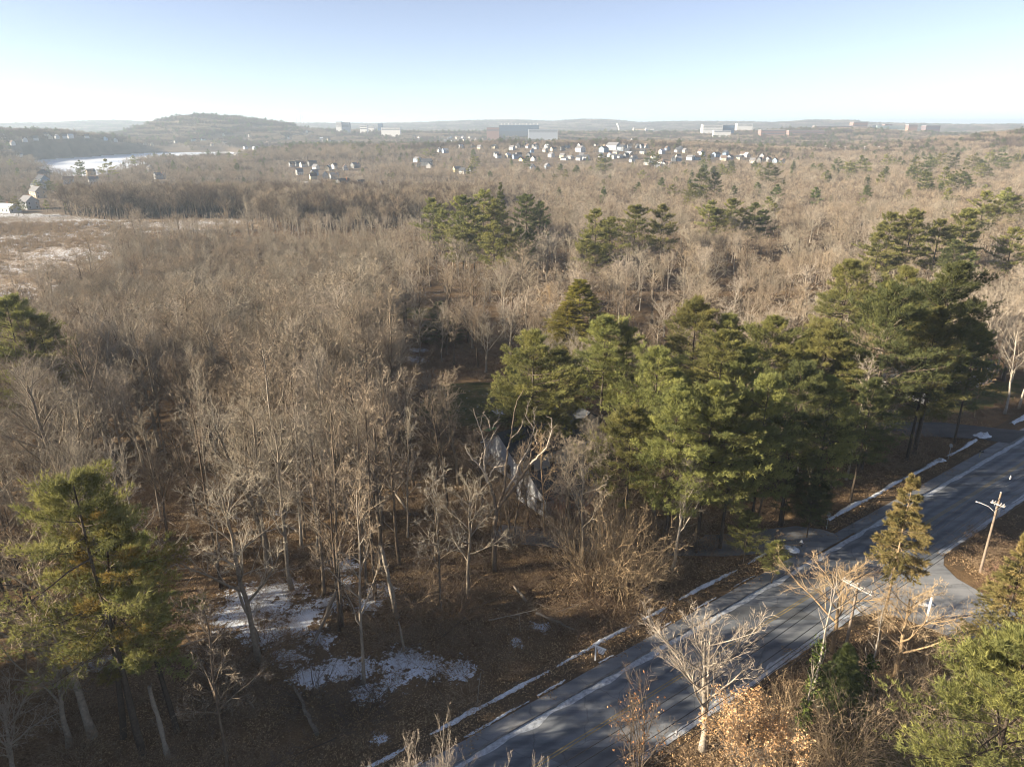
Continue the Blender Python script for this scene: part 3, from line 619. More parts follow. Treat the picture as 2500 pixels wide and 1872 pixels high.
def house(shape, col, roof, loc, rz, label, group=None, windows=True, sc=1.0, chimney=True):
    w, d, h, rh = SHAPES[shape]
    if (shape, col) not in WALLS: WALLS[shape, col] = py_mesh('wall', *gable_wall(w, d, h, rh), HMAT[col])
    if (shape, roof) not in ROOFS: ROOFS[shape, roof] = py_mesh('roof', *roof_geo(w, d, h, rh), RMAT[roof])
    e = thing('house', label, 'house', loc, rz, sc, group); obj('wall', WALLS[shape, col], e); rf = obj('roof', ROOFS[shape, roof], e)
    if chimney:
        if ('ch', shape) not in WINS: WINS['ch', shape] = box_mesh('chimney', -.4, .4, -.4, .4, 0, 2.4, M['brickwork'])
        obj('chimney', WINS['ch', shape], rf, (w*.22, d*.2, h+rh*.45))
    if windows:
        if 'win' not in WINS:
            WINS['win'] = box_mesh('window', -.5, .5, -.04, .06, -.75, .75, M['glass']); WINS['fr'] = box_mesh('frame', -.65, .65, -.02, .03, -.9, .9, M['trim'])
        st = [1.6] if h < 4 else [1.5, 4.3]
        for zz in st:
            for fx in (-.27, .27):
                for sy in (-1, 1):
                    a = obj('window', WINS['win'], e, (w*fx, sy*(d/2), zz)); b = obj('frame', WINS['fr'], a, (0, 0, 0)); a.rotation_euler.z = 0 if sy > 0 else math.pi
            for fy in (-.3, 0, .3):
                for sx in (-1, 1):
                    a = obj('window', WINS['win'], e, (sx*w/2, d*fy, zz)); a.rotation_euler.z = -sx*math.pi/2; obj('frame', WINS['fr'], a)
    return e
hr = np.random.default_rng(11)
CLUSTER = {   # photo pixels of the far houses, wall colour, shape; one string per neighbourhood
 'centre': "1207,357,c,0 1264,356,w,1 1250,360,g,0 1285,353,w,1 1306,356,d,0 1325,350,c,1 1336,357,w,1 1331,366,c,1 1351,363,c,0 1346,377,w,0 1240,379,c,1 1266,377,w,0 1217,380,w,1 1276,389,y,3 1356,348,w,1 1373,345,w,1 1411,346,w,1 1415,354,w,0 1424,350,w,1 1392,383,w,3 1378,387,w,3 1521,351,w,0 1498,380,w,0 1513,381,w,3 1489,378,w,1 1537,374,t,3 1548,384,w,3 1566,356,w,0 1577,356,w,1 1569,369,w,1 1616,369,w,0 1613,394,w,1 1622,401,g,1 1634,401,w,1 1654,366,w,1 1430,383,v,0 1336,405,s,1 1433,347,w,1 1543,341,w,1 1455,352,w,1 1600,384,g,0 1585,392,w,1",
 'right': "1685,384,w,0 1702,384,b,0 1749,376,b,2 1711,369,w,1 1768,386,c,1 1783,383,g,0 1804,384,c,0 1815,376,w,0 1824,378,w,1 1850,365,w,1 1862,389,c,0 1876,388,g,0 1893,391,s,1 1838,392,w,1 1815,360,c,1 1662,362,w,1",
 'terrace': "1082,334,t,1 1094,336,g,1 1114,335,t,1 1130,336,w,1 1146,335,t,1 1152,345,w,1 1134,342,t,1 1162,340,t,1 1171,347,w,1 1125,357,w,1 1105,344,g,1 1100,349,t,1 1145,350,w,1",
 'middle': "1019,388,s,2 1073,365,w,0 1087,367,s,0 1116,412,y,0 1130,417,w,1 1021,401,c,1 843,408,w,1 868,402,d,2 803,408,w,1 814,346,w,0 804,342,w,1 1024,334,w,2 762,397,d,2 740,401,w,1 731,419,w,1 762,424,y,0 784,338,w,2 820,347,w,0 816,428,g,0 795,451,g,0 743,458,y,1 771,458,c,1 882,448,w,1 940,450,w,0 1003,455,w,1",
 'lakeside': "419,460,c,1 508,476,w,1 571,458,y,1 556,372,w,0 576,370,w,1 432,378,w,2 592,351,w,1 599,360,w,0 517,352,w,1 549,347,w,0 610,331,w,1 545,329,w,1 472,341,s,2 497,341,s,2 416,345,w,1 705,336,w,1 653,348,w,1 748,321,w,0 167,438,s,0 228,438,w,0 389,427,g,2 366,409,d,0 219,409,t,0 259,346,s,0 285,359,w,1 47,377,w,1 68,376,w,1 131,375,c,1 167,375,w,1 353,350,w,1 371,352,c,1 429,346,w,1 271,481,v,0 384,468,v,1 620,362,w,1 640,368,w,1",
 'ridge': "7,332,w,1 61,340,w,0 113,327,w,0 172,332,w,0 90,350,w,1 30,348,w,1 140,341,g,1 215,349,w,1"}
CNAME = {'centre': 'in the big far cluster below the skyline', 'right': 'in the far right hand row', 'terrace': 'in the tight far rows below the horizon hills', 'middle': 'half hidden in the middle distance trees', 'lakeside': 'among the bare trees near the frozen lake', 'ridge': 'on the wooded ridge beyond the frozen lake'}
CW = dict(w='white', c='cream', g='grey', b='blue', y='yellow', t='tan', d='dark', s='pale blue', v='lavender grey')
SN = ['broad two storey', 'narrow steep roofed', 'large', 'low', 'huge']
HOUSES = []
for cl, txt in CLUSTER.items():
    for w_ in txt.split():
        a = w_.split(','); px, py, col, sh = float(a[0]), float(a[1]), a[2], int(a[3])
        x, y, t = on_land(px, py, SHAPES[sh][2]*.75)
        while in_poly(np.array([x]), np.array([y]), LAKE)[0]: x *= .97; y *= .97
        z = tz(x, y)
        rz = hr.choice([.55, -1.0, .9, -.65, .3, 2.1])+hr.normal(0, .12); d = math.hypot(x, y)
        house(sh, col, int(hr.integers(0, 3)) if hr.uniform() < .85 else 3, (x, y, z), rz, '%s %s gabled house %s' % (SN[sh], CW[col], CNAME[cl]), 'houses '+CNAME[cl], windows=d < 1250, sc=.76, chimney=d < 1500)
        HOUSES.append((x, y)); OCC.append((x, y, 8))
        if cl in ('centre', 'right', 'middle', 'terrace') and d > 700 and hr.uniform() < .85:          # the neighbour further down the street
            x2, y2 = x+hr.choice([-1, 1])*hr.uniform(15, 26), y+hr.uniform(-16, 22); c2 = str(hr.choice(['w', 'c', 'g', 't', 'w', 'b', 'd']))
            if not in_poly(np.array([x2]), np.array([y2]), LAKE)[0]:
                house(1, c2, int(hr.integers(0, 3)), (x2, y2, tz(x2, y2)), rz+hr.normal(0, .3), '%s %s gabled house %s' % (SN[1], CW[c2], CNAME[cl]), 'houses '+CNAME[cl], windows=False, sc=.74, chimney=False); HOUSES.append((x2, y2)); OCC.append((x2, y2, 8))
for px, py, col, sh, rf, rz, lb in ((72, 500, 'g', 0, 1, .95, 'grey two storey house with white trim at the left edge beside the marsh'), (93, 474, 't', 0, 1, .95, 'tan gabled house just behind the grey marsh edge house'), (95, 458, 'g', 0, 0, .95, 'grey house with dark roof, third back from the marsh'),
                                    (104, 443, 'b', 0, 0, 1.0, 'blue grey house with dark roof, fourth back from the marsh'), (106, 428, 'd', 2, 0, .4, 'dark roofed house nearest the lake shore in the left edge row'), (22, 512, 'w', 3, 3, 1.25, 'low white building with long pale roof at the left edge'),
                                    (838, 452, 'd', 2, 0, -.6, 'large dark grey house behind the pale dead trunks'), (1417, 366, 'w', 2, 1, .6, 'big white house right of the dark spruce in the far cluster'), (1474, 367, 'b', 2, 1, -.7, 'big blue grey house beside the pale grey apartment house'),
                                    (1498, 360, 'g', 4, 1, .75, 'pale grey apartment house, the biggest roof in the far cluster'), (1518, 363, 'b', 2, 0, .7, 'blue grey house right of the pale grey apartment house'), (1042, 399, 'd', 2, 0, 1.5, 'dark long roofed house in front of the pale blue hall')):
    x, y, t = on_land(px, py, SHAPES[sh][2]*.55); house(sh, col, rf, (x, y, tz(x, y)), rz, lb, None, True); HOUSES.append((x, y)); OCC.append((x, y, 9))
HOUSES = np.array(HOUSES)
# the house in the wood behind the dead tree and its outbuilding, square to the road
RZ = math.atan2(RD[1], RD[0])
SHAPES.append((9.0, 14.0, 3.9, 2.9)); SHAPES.append((7.0, 9.0, 3.2, 2.3))
def near_house(shape, loc, label, col='w', rz=None):
    e = house(shape, col, 0, loc, RZ if rz is None else rz, label, None, True, 1.0, False); w, d, h, rh = SHAPES[shape]
    g = Geo()
    for k in range(int(h/.28)):                           # lapped siding on both long walls and the near gable
        z = .05+k*.28
        g.box(-w/2-.05, -w/2-.001, -d/2, d/2, z, z+.22); g.box(w/2+.001, w/2+.05, -d/2, d/2, z, z+.22); g.box(-w/2, w/2, -d/2-.05, -d/2-.001, z, z+.22)
    o = obj('siding', g.mesh('siding', [HMAT[col]], True), e); o['kind'] = 'stuff'
    obj('gutter', box_mesh('gutter', -w/2-.62, -w/2-.47, -d/2-.4, d/2+.4, h-.55, h-.4, M['trim']), e)
    return e
near_house(5, (3.8, 105.5, 0), 'pale sided single storey house with dark roof behind the bare dead tree', 'v', RZ-math.pi/2); OCC.append((3.8, 105.5, 10))
near_house(6, (6.4, 92.8, 0), 'pale sided garage wing in front of the house behind the dead tree', 'v', RZ-math.pi/2); OCC.append((6.4, 92.8, 7))
near_house(6, (10.5, 116.0, 0.3), 'pale outbuilding with sunlit long wall under the central pines', 'v'); OCC.append((10.5, 116, 9))
x, y = ground(2225, 955); near_house(6, (x, y, tz(x, y)), 'white single storey house in shade behind the roadside pines'); OCC.append((x, y, 8))
x, y = ground(2350, 930); near_house(6, (x+4, y+6, tz(x, y)), 'grey house half hidden behind the right hand pine trunks', 'g'); OCC.append((x, y, 8))

# ------------------------------------------------------------------ far large buildings
BM = dict(white=plain('panel_white', (.72, .71, .68), .7, .2, .05, .3), grey=plain('panel_grey', (.36, .39, .43), .7, .2, .06, .3), dark=plain('panel_dark', (.10, .12, .15), .6, .3, .1, .3), brick=plain('campus_brick', (.27, .175, .145), .9, .1, .1, .3),
          cream=plain('panel_cream', (.68, .58, .44), .8, .2, .05, .3), glass=plain('blue_glass', (.10, .17, .27), .2, .5, .1, .3), green=plain('pale_green_glass', (.34, .42, .40), .3, .4, .1, .3), darkbrick=plain('dark_brick', (.17, .12, .12), .9, .1, .1, .3))
BLD = []
def block(px0, px1, yt, yb, D, mat, label, floors=3, depth=28, roof='grey', stacks=0, rz=0.0, band='dark'):
    y0 = D; x0 = (px0-1250)/1843*D; x1 = (px1-1250)/1843*D
    def zz(py): return CAM_H+D*(((936-py)/FPX*CP-SP)/1.064)
    zt, zb = zz(yt), zz(yb); cx = (x0+x1)/2; w = x1-x0; zg = min(zb, tz(cx, D))-3
    e = thing('building', label, 'building', (cx, y0, zb), rz); hgt = zt-zb
    obj('wall', box_mesh('wall', -w/2, w/2, 0, depth, zg-zb, hgt, BM[mat]), e)
    obj('roof', box_mesh('roof', -w/2-.3, w/2+.3, -.3, depth+.3, hgt+.01, hgt+.7, BM[roof]), e)
    for k in range(floors):
        f0 = hgt*(k+.35)/floors; f1 = hgt*(k+.72)/floors
        obj('window_band', box_mesh('window_band', -w/2*.96, w/2*.96, -.12, .01, f0, f1, BM[band]), e)
        obj('window_band', box_mesh('window_band', -w/2-.12, -w/2+.01, depth*.05, depth*.95, f0, f1, BM[band]), e)
    for k in range(stacks):
        o = obj('vent_stack', box_mesh('vent_stack', -1.1, 1.1, 8, 10, hgt+.6, hgt+5.5, BM['white']), e); o.location.x = -w/2+w*(k+.6)/stacks
    BLD.append((cx, D, w/2+15)); return e
for a in ((820, 833, 298, 312, 2500, 'white', 'white office tower with dark window bands left of the grey slab', 5, 24), (833.5, 852, 299.5, 312, 2508, 'grey', 'grey glass slab joined to the white office tower', 4, 24), (922, 933, 302, 314, 2700, 'glass', 'dark blue glass tower standing alone on the skyline', 4, 20),
          (878, 895, 307, 317, 2450, 'white', 'white low building left of the dark blue tower', 2, 24), (897, 912, 308, 314, 2600, 'white', 'small white block between the office tower and the blue tower', 2, 20), (930, 976, 312, 319, 2400, 'white', 'long white low building below the dark blue tower', 2, 24),
          (1188, 1218, 311.5, 322, 2300, 'brick', 'red brick wing at the end of the long dark building', 3, 40), (1290, 1362, 317, 325, 2250, 'grey', 'white low hall in front of the long dark building', 2, 30),
          (1548, 1575, 313.5, 322, 2700, 'cream', 'cream gabled works building right of the steam plume', 2, 24), (1578, 1598, 313.5, 322, 2720, 'white', 'white box building right of the cream works building', 2, 24), (1717, 1765, 305, 318, 2450, 'white', 'white stepped office building on the right hand skyline', 4, 30),
          (1766, 1794, 306, 320, 2460, 'glass', 'blue glass wing joined to the white stepped office building', 4, 30), (1800, 1838, 302.5, 310, 2700, 'white', 'white flat building above the blue glass wing', 2, 24), (1745, 1786, 320, 324, 2300, 'white', 'low white shed in front of the stepped office building', 1, 20),
          (1860, 1920, 318, 329, 2250, 'brick', 'left half of the long low brick campus range', 3, 30), (1928, 2015, 319, 331, 2230, 'brick', 'right half of the long low brick campus range', 3, 30), (1992, 2082, 308, 317.5, 2600, 'brick', 'brick campus building on the hilltop left of the brick tower', 3, 30),
          (2083, 2118, 299, 313, 2640, 'brick', 'tall brick tower block crowning the campus hill', 4, 30), (2094, 2141, 311, 322, 2500, 'darkbrick', 'dark brick block in front of the brick tower', 3, 30), (2142, 2232, 307.5, 316, 2640, 'green', 'pale green glazed campus building right of the tower', 3, 30),
          (2160, 2178, 304, 308, 2700, 'brick', 'small brick rooftop block above the pale green building', 1, 20), (2219, 2241, 305, 313, 2620, 'brick', 'small brick building at the end of the pale green one', 2, 24), (2262, 2297, 307, 317, 2580, 'darkbrick', 'dark brick building at the right end of the campus', 3, 30),
          (2288, 2357, 355, 368, 1420, 'white', 'white two storey office with dark windows among the right hand woods', 2, 40), (2357, 2382, 359, 367, 1440, 'grey', 'grey wing joined to the white two storey office', 2, 30)):
    block(*a)
block(1218, 1316, 306, 321, 2420, 'dark', 'long dark plant building with white roof vents', 3, 60, 'grey', 11, 0.0, 'glass')
M['mast'] = plain('mast_steel', (.3, .3, .32), .5, .4, .1, 1)
def mast(px, yt, D, label):
    x = (px-1250)/1843*D; zg = tz(x, D); zt = CAM_H+D*(((936-yt)/FPX*CP-SP)/1.064); g = Geo(); hh = zt-zg
    e = thing('radio_mast', label, 'mast', (x, D, zg))
    for a in range(3):
        c = np.array([math.cos(a*2.09), math.sin(a*2.09), 0]); g.tubes(np.array([c*1.4, c*.5+[0, 0, hh]]), np.array([.28, .2]), 4)
    obj('leg', g.mesh('leg', [M['mast']]), e); g = Geo()
    for k in range(int(hh/5)):
        q = 1.4-.9*k*5/hh; P = [np.array([math.cos(a*2.09)*q, math.sin(a*2.09)*q, k*5]) for a in range(4)]; g.tubes(np.array(P), np.full(4, .13), 3)
    obj('bracing', g.mesh('bracing', [M['mast']]), e)
mast(725, 287, 2500, 'shorter radio mast left of the tallest one on the hill'); mast(735, 269, 2520, 'tallest thin radio mast on the tail of the wooded hill'); mast(741, 283, 2540, 'thin radio mast just right of the tallest one')
# water tank on the ridge
x, y, t = on_land(322, 309, 8); g = Geo(); g.tubes(np.array([[0, 0, -2], [0, 0, 9.], [0, 0, 11]]), np.array([7, 7, .5]), 16)
tank = thing('water_tank', 'white water tank on the ridge left of the big hill', 'tank', (x, y, tz(x, y))); obj('shell', g.mesh('shell', [BM['white']]), tank); g = Geo(); g.tubes(np.array([[6.9, 0, 0], [6.9, 0, 9.5]]), np.array([.3, .3]), 4); obj('ladder', g.mesh('ladder', [BM['grey']]), tank)
# parking lot with lamp posts and cars
LOT = []
def lot():
    pts = []
    for px, py in ((1995, 372), (2160, 366), (2170, 378), (2000, 386)):
        x, y, t = on_land(px, py); pts.append((x, y))
    return pts
LOTP = lot(); LOTZ = float(np.mean([tz(*p) for p in LOTP]))+.35
poly_sheet('parking_lot', LOTP, LOTZ, M['asphalt_icy'], 'distant parking lot with cars and lamp posts')
gp = Geo(); gp.tubes(np.array([[0, 0, 0], [0, 0, 12.]]), np.array([.35, .22]), 6); me_p = gp.mesh('post', [BM['grey']]); me_h = box_mesh('lamp_head', -1.4, 1.4, -.4, .4, 11.9, 12.4, BM['white'])
for i, px in enumerate((2013, 2019, 2046, 2056, 2102, 2104, 2133, 2140, 2166)):
    f = (px-1995)/170; a = np.array(LOTP[0])*(1-f)+np.array(LOTP[1])*f; b = np.array(LOTP[3])*(1-f)+np.array(LOTP[2])*f; q = a+(b-a)*(.25+.5*(i % 2))
    put('lamp_post', 'tall pale lamp post in the distant parking lot', 'lamp post', (('post', me_p), ('lamp_head', me_h)), (q[0], q[1], LOTZ), .3, group='lamp posts in the distant parking lot')
def car_parts(mat):
    g = Geo(); g.box(-2.2, 2.2, -.9, .9, .35, .95); V = [(-1.5, -.85, .95), (1.2, -.85, .95), (1.2, .85, .95), (-1.5, .85, .95), (-1.0, -.7, 1.5), (.6, -.7, 1.5), (.6, .7, 1.5), (-1.0, .7, 1.5)]
    c = Geo(); c.add(V, quads=[(4, 5, 6, 7), (0, 1, 5, 4), (1, 2, 6, 5), (2, 3, 7, 6), (3, 0, 4, 7)]); w = []
    for sx in (-1.35, 1.35):
        for sy in (-.85, .85):
            k = Geo(); k.tubes(np.array([[sx, sy-.12, .34], [sx, sy+.12, .34]]), np.array([.34, .34]), 10); w.append(k.mesh('wheel', [M['rubber']]))
    return [('body', g.mesh('body', [mat], True)), ('cabin', c.mesh('cabin', [M['glass']], True))]+[('wheel', q) for q in w]
M['rubber'] = plain('rubber', (.02, .02, .02), .8, .2, .1, 2)
for nm, c, n in (('white', (.75, .75, .74), 13), ('red', (.5, .07, .05), 2), ('grey', (.25, .26, .28), 7)):
    parts = car_parts(plain('car_paint_'+nm, c, .35, .5, .03, 1))
    for k in range(n):
        f, g2 = hr.uniform(.1, .95), hr.uniform(.1, .9); a = np.array(LOTP[0])*(1-f)+np.array(LOTP[1])*f; b = np.array(LOTP[3])*(1-f)+np.array(LOTP[2])*f; q = a+(b-a)*g2
        put('parked_car', '%s car in the distant parking lot' % nm, 'car', parts, (q[0], q[1], LOTZ), hr.choice([.2, 1.77]), (1.15, 1.15, 1.15), 'cars in the distant parking lot')

# ------------------------------------------------------------------ evergreens
CON = {}
def con_parts(kind, lod, v, nmat, h=22.0, r=6.0):
    k = (kind, lod, v, nmat)
    if k not in CON:
        A, B = conifer(1000+v*17+lod*5+len(kind), h, r, kind, lod)
        CON[k] = [('trunk', A.mesh('trunk', [M['bark_dark'] if kind != 'topspruce' else M['bark_gold']])), ('crown', B.mesh('crown', [M[nmat]]))]
    return CON[k]
cr = np.random.default_rng(21)
EVER = [  # photo pixel of the top, height m, crown width px, kind, needles, label
 (15, 733, 25, 270, 'pine', 'needle', 'dark white pine cut by the left edge of the picture'),
 (1300, 815, 22, 270, 'pine', 'needle', 'broad pine above the dark roofed house, left one of the central pair'),
 (1415, 686, 21, 250, 'hemlock', 'needle_yellow', 'yellow green conical hemlock behind the central pines'),
 (1385, 735, 17, 200, 'hemlock', 'needle_yellow', 'smaller yellow green hemlock left of the tall conical one'),
 (1478, 777, 21, 220, 'pine', 'needle', 'deep green pine in front of the yellow green hemlock'),
 (1262, 850, 15, 130, 'hemlock', 'needle_dark', 'small dark evergreen at the left foot of the central pines'),
 (1075, 735, 11, 120, 'hemlock', 'needle_dark', 'low dark evergreen under the bare vase shaped trees'),
 (1705, 738, 23, 250, 'pine', 'needle', 'bushy sunlit pine standing alone right of the hemlock'),
 (1610, 860, 21, 240, 'pine', 'needle', 'leafy pine at the left end of the roadside pine row'),
 (1765, 810, 22, 240, 'pine', 'needle', 'pine below the bushy sunlit one in the roadside row'),
 (1890, 778, 22, 250, 'pine', 'needle', 'tall middle pine of the roadside row with yellowish top'),
 (2025, 795, 22, 230, 'pine', 'needle', 'pine of the roadside row beside the bare tan tree'),
 (2077, 640, 25, 250, 'pine', 'needle', 'tall pine with clumped sunlit crown behind the roadside row'),
 (2222, 655, 25, 200, 'pine', 'needle', 'tall pine between the clumped one and the dark giant'),
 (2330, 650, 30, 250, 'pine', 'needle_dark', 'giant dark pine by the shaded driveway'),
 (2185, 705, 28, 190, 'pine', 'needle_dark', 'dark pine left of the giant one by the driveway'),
 (1655, 965, 21, 220, 'pine', 'needle', 'pine with bare lower trunk, leftmost of the three by the brush'),
 (1740, 945, 22, 220, 'pine', 'needle', 'pine with golden bare trunk, middle of the three by the brush'),
 (1800, 975, 20, 210, 'pine', 'needle', 'pine with golden bare trunk, right one of the three by the brush'),
 (1545, 1000, 18, 170, 'pine', 'needle', 'smaller pine left of the three bare trunked pines'),
 (1880, 930, 22, 190, 'pine', 'needle', 'pine right of the bare trunked pines'),
 (2040, 930, 20, 170, 'pine', 'needle', 'pine above the leaf covered bank'),
 (2290, 760, 24, 170, 'pine', 'needle', 'pine in front of the giant dark pine'), (2395, 800, 20, 130, 'pine', 'needle_dark', 'smaller dark pine right of the giant pine'),
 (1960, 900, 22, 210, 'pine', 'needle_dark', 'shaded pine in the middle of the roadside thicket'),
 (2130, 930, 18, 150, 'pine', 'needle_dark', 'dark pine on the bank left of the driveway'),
 (1830, 1262, 7.5, 130, 'pine', 'needle', 'young pine at the roadside next to the frosty driveway'),
 (1990, 1195, 7, 120, 'pine', 'needle_dark', 'young pine on the bank above the snow ridge'),
 (1930, 1150, 9, 130, 'pine', 'needle_dark', 'low shaded pine behind the young roadside pine'),
 (1055, 488, 20, 92, 'pine', 'needle', 'pine standing slightly apart left of the middle pine clump'),
 (1128, 482, 22, 115, 'pine', 'needle', 'left pine of the middle clump'), (1180, 468, 23, 110, 'pine', 'needle', 'tall centre pine of the middle clump'),
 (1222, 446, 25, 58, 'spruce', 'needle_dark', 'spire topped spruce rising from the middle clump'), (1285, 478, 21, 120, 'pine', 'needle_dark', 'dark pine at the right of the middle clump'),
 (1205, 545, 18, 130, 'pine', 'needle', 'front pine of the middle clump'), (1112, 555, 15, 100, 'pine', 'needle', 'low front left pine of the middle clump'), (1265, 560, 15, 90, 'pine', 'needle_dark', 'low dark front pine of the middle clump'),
 (1455, 515, 20, 125, 'pine', 'needle', 'pine right of the middle clump, standing alone'), (1432, 575, 15, 90, 'pine', 'needle', 'small pine below the lone middle pine'),
 (1555, 505, 20, 95, 'pine', 'needle', 'left one of the twin pines behind the white barked tree'), (1618, 504, 20, 90, 'pine', 'needle', 'right one of the twin pines behind the white barked tree'),
 (1735, 493, 18, 85, 'pine', 'needle', 'left pine of the flat topped trio'), (1790, 488, 18, 95, 'pine', 'needle', 'middle pine of the flat topped trio'), (1845, 498, 17, 85, 'pine', 'needle_dark', 'dark right pine of the flat topped trio'),
 (1715, 414, 21, 100, 'pine', 'needle_dark', 'shaggy pine above the flat topped trio'), (1690, 450, 16, 80, 'pine', 'needle', 'low pine at the foot of the shaggy pine'), (1880, 399, 20, 62, 'pine', 'needle_dark', 'lone dark pine below the far right row of houses'),
 (2180, 524, 21, 115, 'pine', 'needle', 'left pine of the layered pair on the right'), (2232, 516, 22, 110, 'pine', 'needle', 'right pine of the layered pair on the right'), (2150, 570, 17, 90, 'pine', 'needle', 'low pine below the layered pair'),
 (2300, 540, 19, 100, 'pine', 'needle', 'pine right of the layered pair'), (2362, 515, 21, 105, 'pine', 'needle', 'pine with open layered top near the right edge'), (2410, 470, 20, 85, 'pine', 'needle', 'left of two pines high on the right edge'), (2462, 462, 20, 85, 'pine', 'needle', 'right of two pines high on the right edge'), (2335, 590, 16, 110, 'pine', 'needle_dark', 'low pine behind the giant dark pine'), (2480, 560, 17, 90, 'pine', 'needle', 'pine cut by the right edge below the two high ones'),
]
FAR_EVER = "2240,385,18,50 2270,375,18,50 2300,372,18,58 2340,372,18,58 2380,378,18,58 2262,415,17,60 2312,410,17,66 2352,412,17,60 2420,369,18,50 2456,376,18,50 2490,369,18,50 2228,405,15,40 2400,400,15,50 2048,386,16,30 2075,393,16,40 2105,381,18,40 2168,375,16,26 1717,370,18,45 1467,378,18,42 1589,367,19,46 1159,380,16,30 1287,382,15,30 1478,314,20,34 1500,318,18,24 1530,317,15,24 1553,315,15,20 1390,318,14,24 1605,326,14,16 1370,320,12,20 192,392,17,30 258,390,17,35 566,333,15,30 460,346,14,25 372,331,14,24 530,340,13,20 118,440,10,26 35,480,9,40 140,445,9,24 1020,318,14,22 1005,320,12,20 1040,362,12,18 1058,364,12,18 1690,317,14,24 1790,325,14,26 1815,330,13,24 1870,340,13,30 1895,338,13,26 1950,339,13,24 1640,322,13,18 915,330,11,20 890,335,11,18 860,333,11,18 940,332,11,18 700,360,11,14 655,330,10,20 1625,404,11,34 1760,398,12,30 1780,402,11,28 600,372,12,16 1250,392,11,20 1545,400,10,16"
EVX = []
for i, (px, py, h, wpx, kind, nm, lb) in enumerate(EVER):
    if py < 620: h *= 1.28; wpx *= .95
    elif kind == 'pine' and h > 15: wpx *= .98; h *= 1.06
    x, y, t = crown_top(px, py, h); z = tz(x, y); r = wpx/2/FPX*t*1.1
    lod = 0 if t < 175 else 1
    lim = h*(.27 if kind == 'pine' else .40); nn = max(1, int(math.ceil(r/lim-.15))) if kind == 'pine' else 1
    for q in range(nn):
        rr = r if nn == 1 else lim*(1.0 if q == 0 else .85); ox = 0 if q == 0 else (r-rr*.8)*(1 if q % 2 else -1); oy = 0 if q == 0 else cr.uniform(-4, 3); hq = h if q == 0 else h*cr.uniform(.78, .92)
        put('pine_tree' if kind == 'pine' else kind+'_tree', lb if q == 0 else ('companion %s of the ' % ('right' if q % 2 else 'left'))+' '.join(lb.split(',')[0].split()[:11]), 'tree', con_parts(kind, lod, (i+q) % (4 if lod == 0 else 3), nm if kind != 'spruce' else 'needle_dark'), (x+ox, y+oy, tz(x+ox, y+oy)-.1), cr.uniform(0, 6.28), (rr/6, rr/6, hq/22.0), 'evergreens')
    OCC.append((x, y, max(1.5, r*.55))); EVX.append((x, y, r))
for i, w_ in enumerate(FAR_EVER.split()):
    px, py, h, wpx = map(float, w_.split(',')); h *= 1.42 if py > 358 else 1.15; x, y, t = crown_top(px, py, h); r = wpx/2/FPX*t*1.05; lim = h*.30; nn = max(1, int(math.ceil(r/lim-.2)))
    for q in range(nn):
        rr = r if nn == 1 else lim*(1 if q == 0 else .9); ox = 0 if q == 0 else (r-rr*.7)*(1 if q % 2 else -1); oy = 0 if q == 0 else cr.uniform(-8, 8); hq = h if q == 0 else h*cr.uniform(.8, .95)
        put('pine_tree', 'dark far off evergreen '+('in the pine belt near the right edge' if px > 2200 else 'in the right hand wood below the parking lot' if px > 2000 else 'near the frozen lake' if px < 700 else 'on the skyline woods' if py < 336 else 'among the far houses'), 'tree', con_parts('spruce' if i % 7 == 3 else 'pine', 2, (i+q) % 3, 'needle_dark' if (i+q) % 2 else 'needle'), (x+ox, y+oy, tz(x+ox, y+oy)-.2), cr.uniform(0, 6.28), (rr/6, rr/6, hq/22.0), 'far off evergreens'); OCC.append((x+ox, y+oy, rr*.6))
# the big foreground pine on the left: three trunks, bronze tips
def big_pine():
    x, y = -32.5, 47.6; e = thing('pine_tree', 'big foreground white pine with several trunks and bronze green crown', 'tree', (x, y, tz(x, y)))
    r = np.random.default_rng(5); k = 0
    for dx, dy, h, rad, mt, sd in ((0, 0, 28, 6.8, 'needle', 1), (-2.6, 1.6, 24.5, 5.4, 'needle_bronze', 2), (2.0, 2.4, 21.5, 4.6, 'needle', 3)):
        A, B = conifer(300+sd, h, rad, 'pine', 0, .38, (50, 36, 30)[sd-1])
        for nm, g, m_ in (('trunk', A, 'bark_dark'), ('crown', B, mt)):
            o = obj(nm, g.mesh(nm, [M[m_]]), e, (dx, dy, -.2)); o.rotation_euler = (.03*dy, .045*(dx-.5), sd*1.3)
    OCC.append((x, y, 5))
big_pine()
# foreground evergreens right of the road
put('spruce_tree', 'slim golden spruce with cones, bare trunk, by the near side of the road', 'tree', [(n, m_) for n, m_ in con_parts('topspruce', 0, 1, 'needle_gold', 21.0, 3.1)], (38.0, 60.0, 0), 1.0)
put('spruce_tree', 'golden spruce cut by the right edge beyond the side street', 'tree', con_parts('spruce', 0, 2, 'needle_gold', 18.0, 4.2), (46.0, 54.5, 0), 2.0)
put('pine_tree', 'light green pine filling the bottom right corner', 'tree', con_parts('pine', 0, 3, 'needle'), (34.0, 37.6, 0), .6, (1.02, 1.02, .93))
put('pine_tree', 'dark pine at the right edge behind the far utility pole', 'tree', con_parts('pine', 0, 4, 'needle_dark'), (66.0, 73.0, 0), 2.6, (.55, .55, .55))
put('yew_tree', 'dark dense evergreen below the ivy covered trunks', 'tree', con_parts('hemlock', 0, 5, 'needle_dark', 7.0, 2.6), (31.0, 53.0, 0), 0.4)
for a in ((38, 60, 2), (46, 54.5, 3), (34, 37.6, 4), (66, 73, 3), (31, 53, 2)): OCC.append(a)

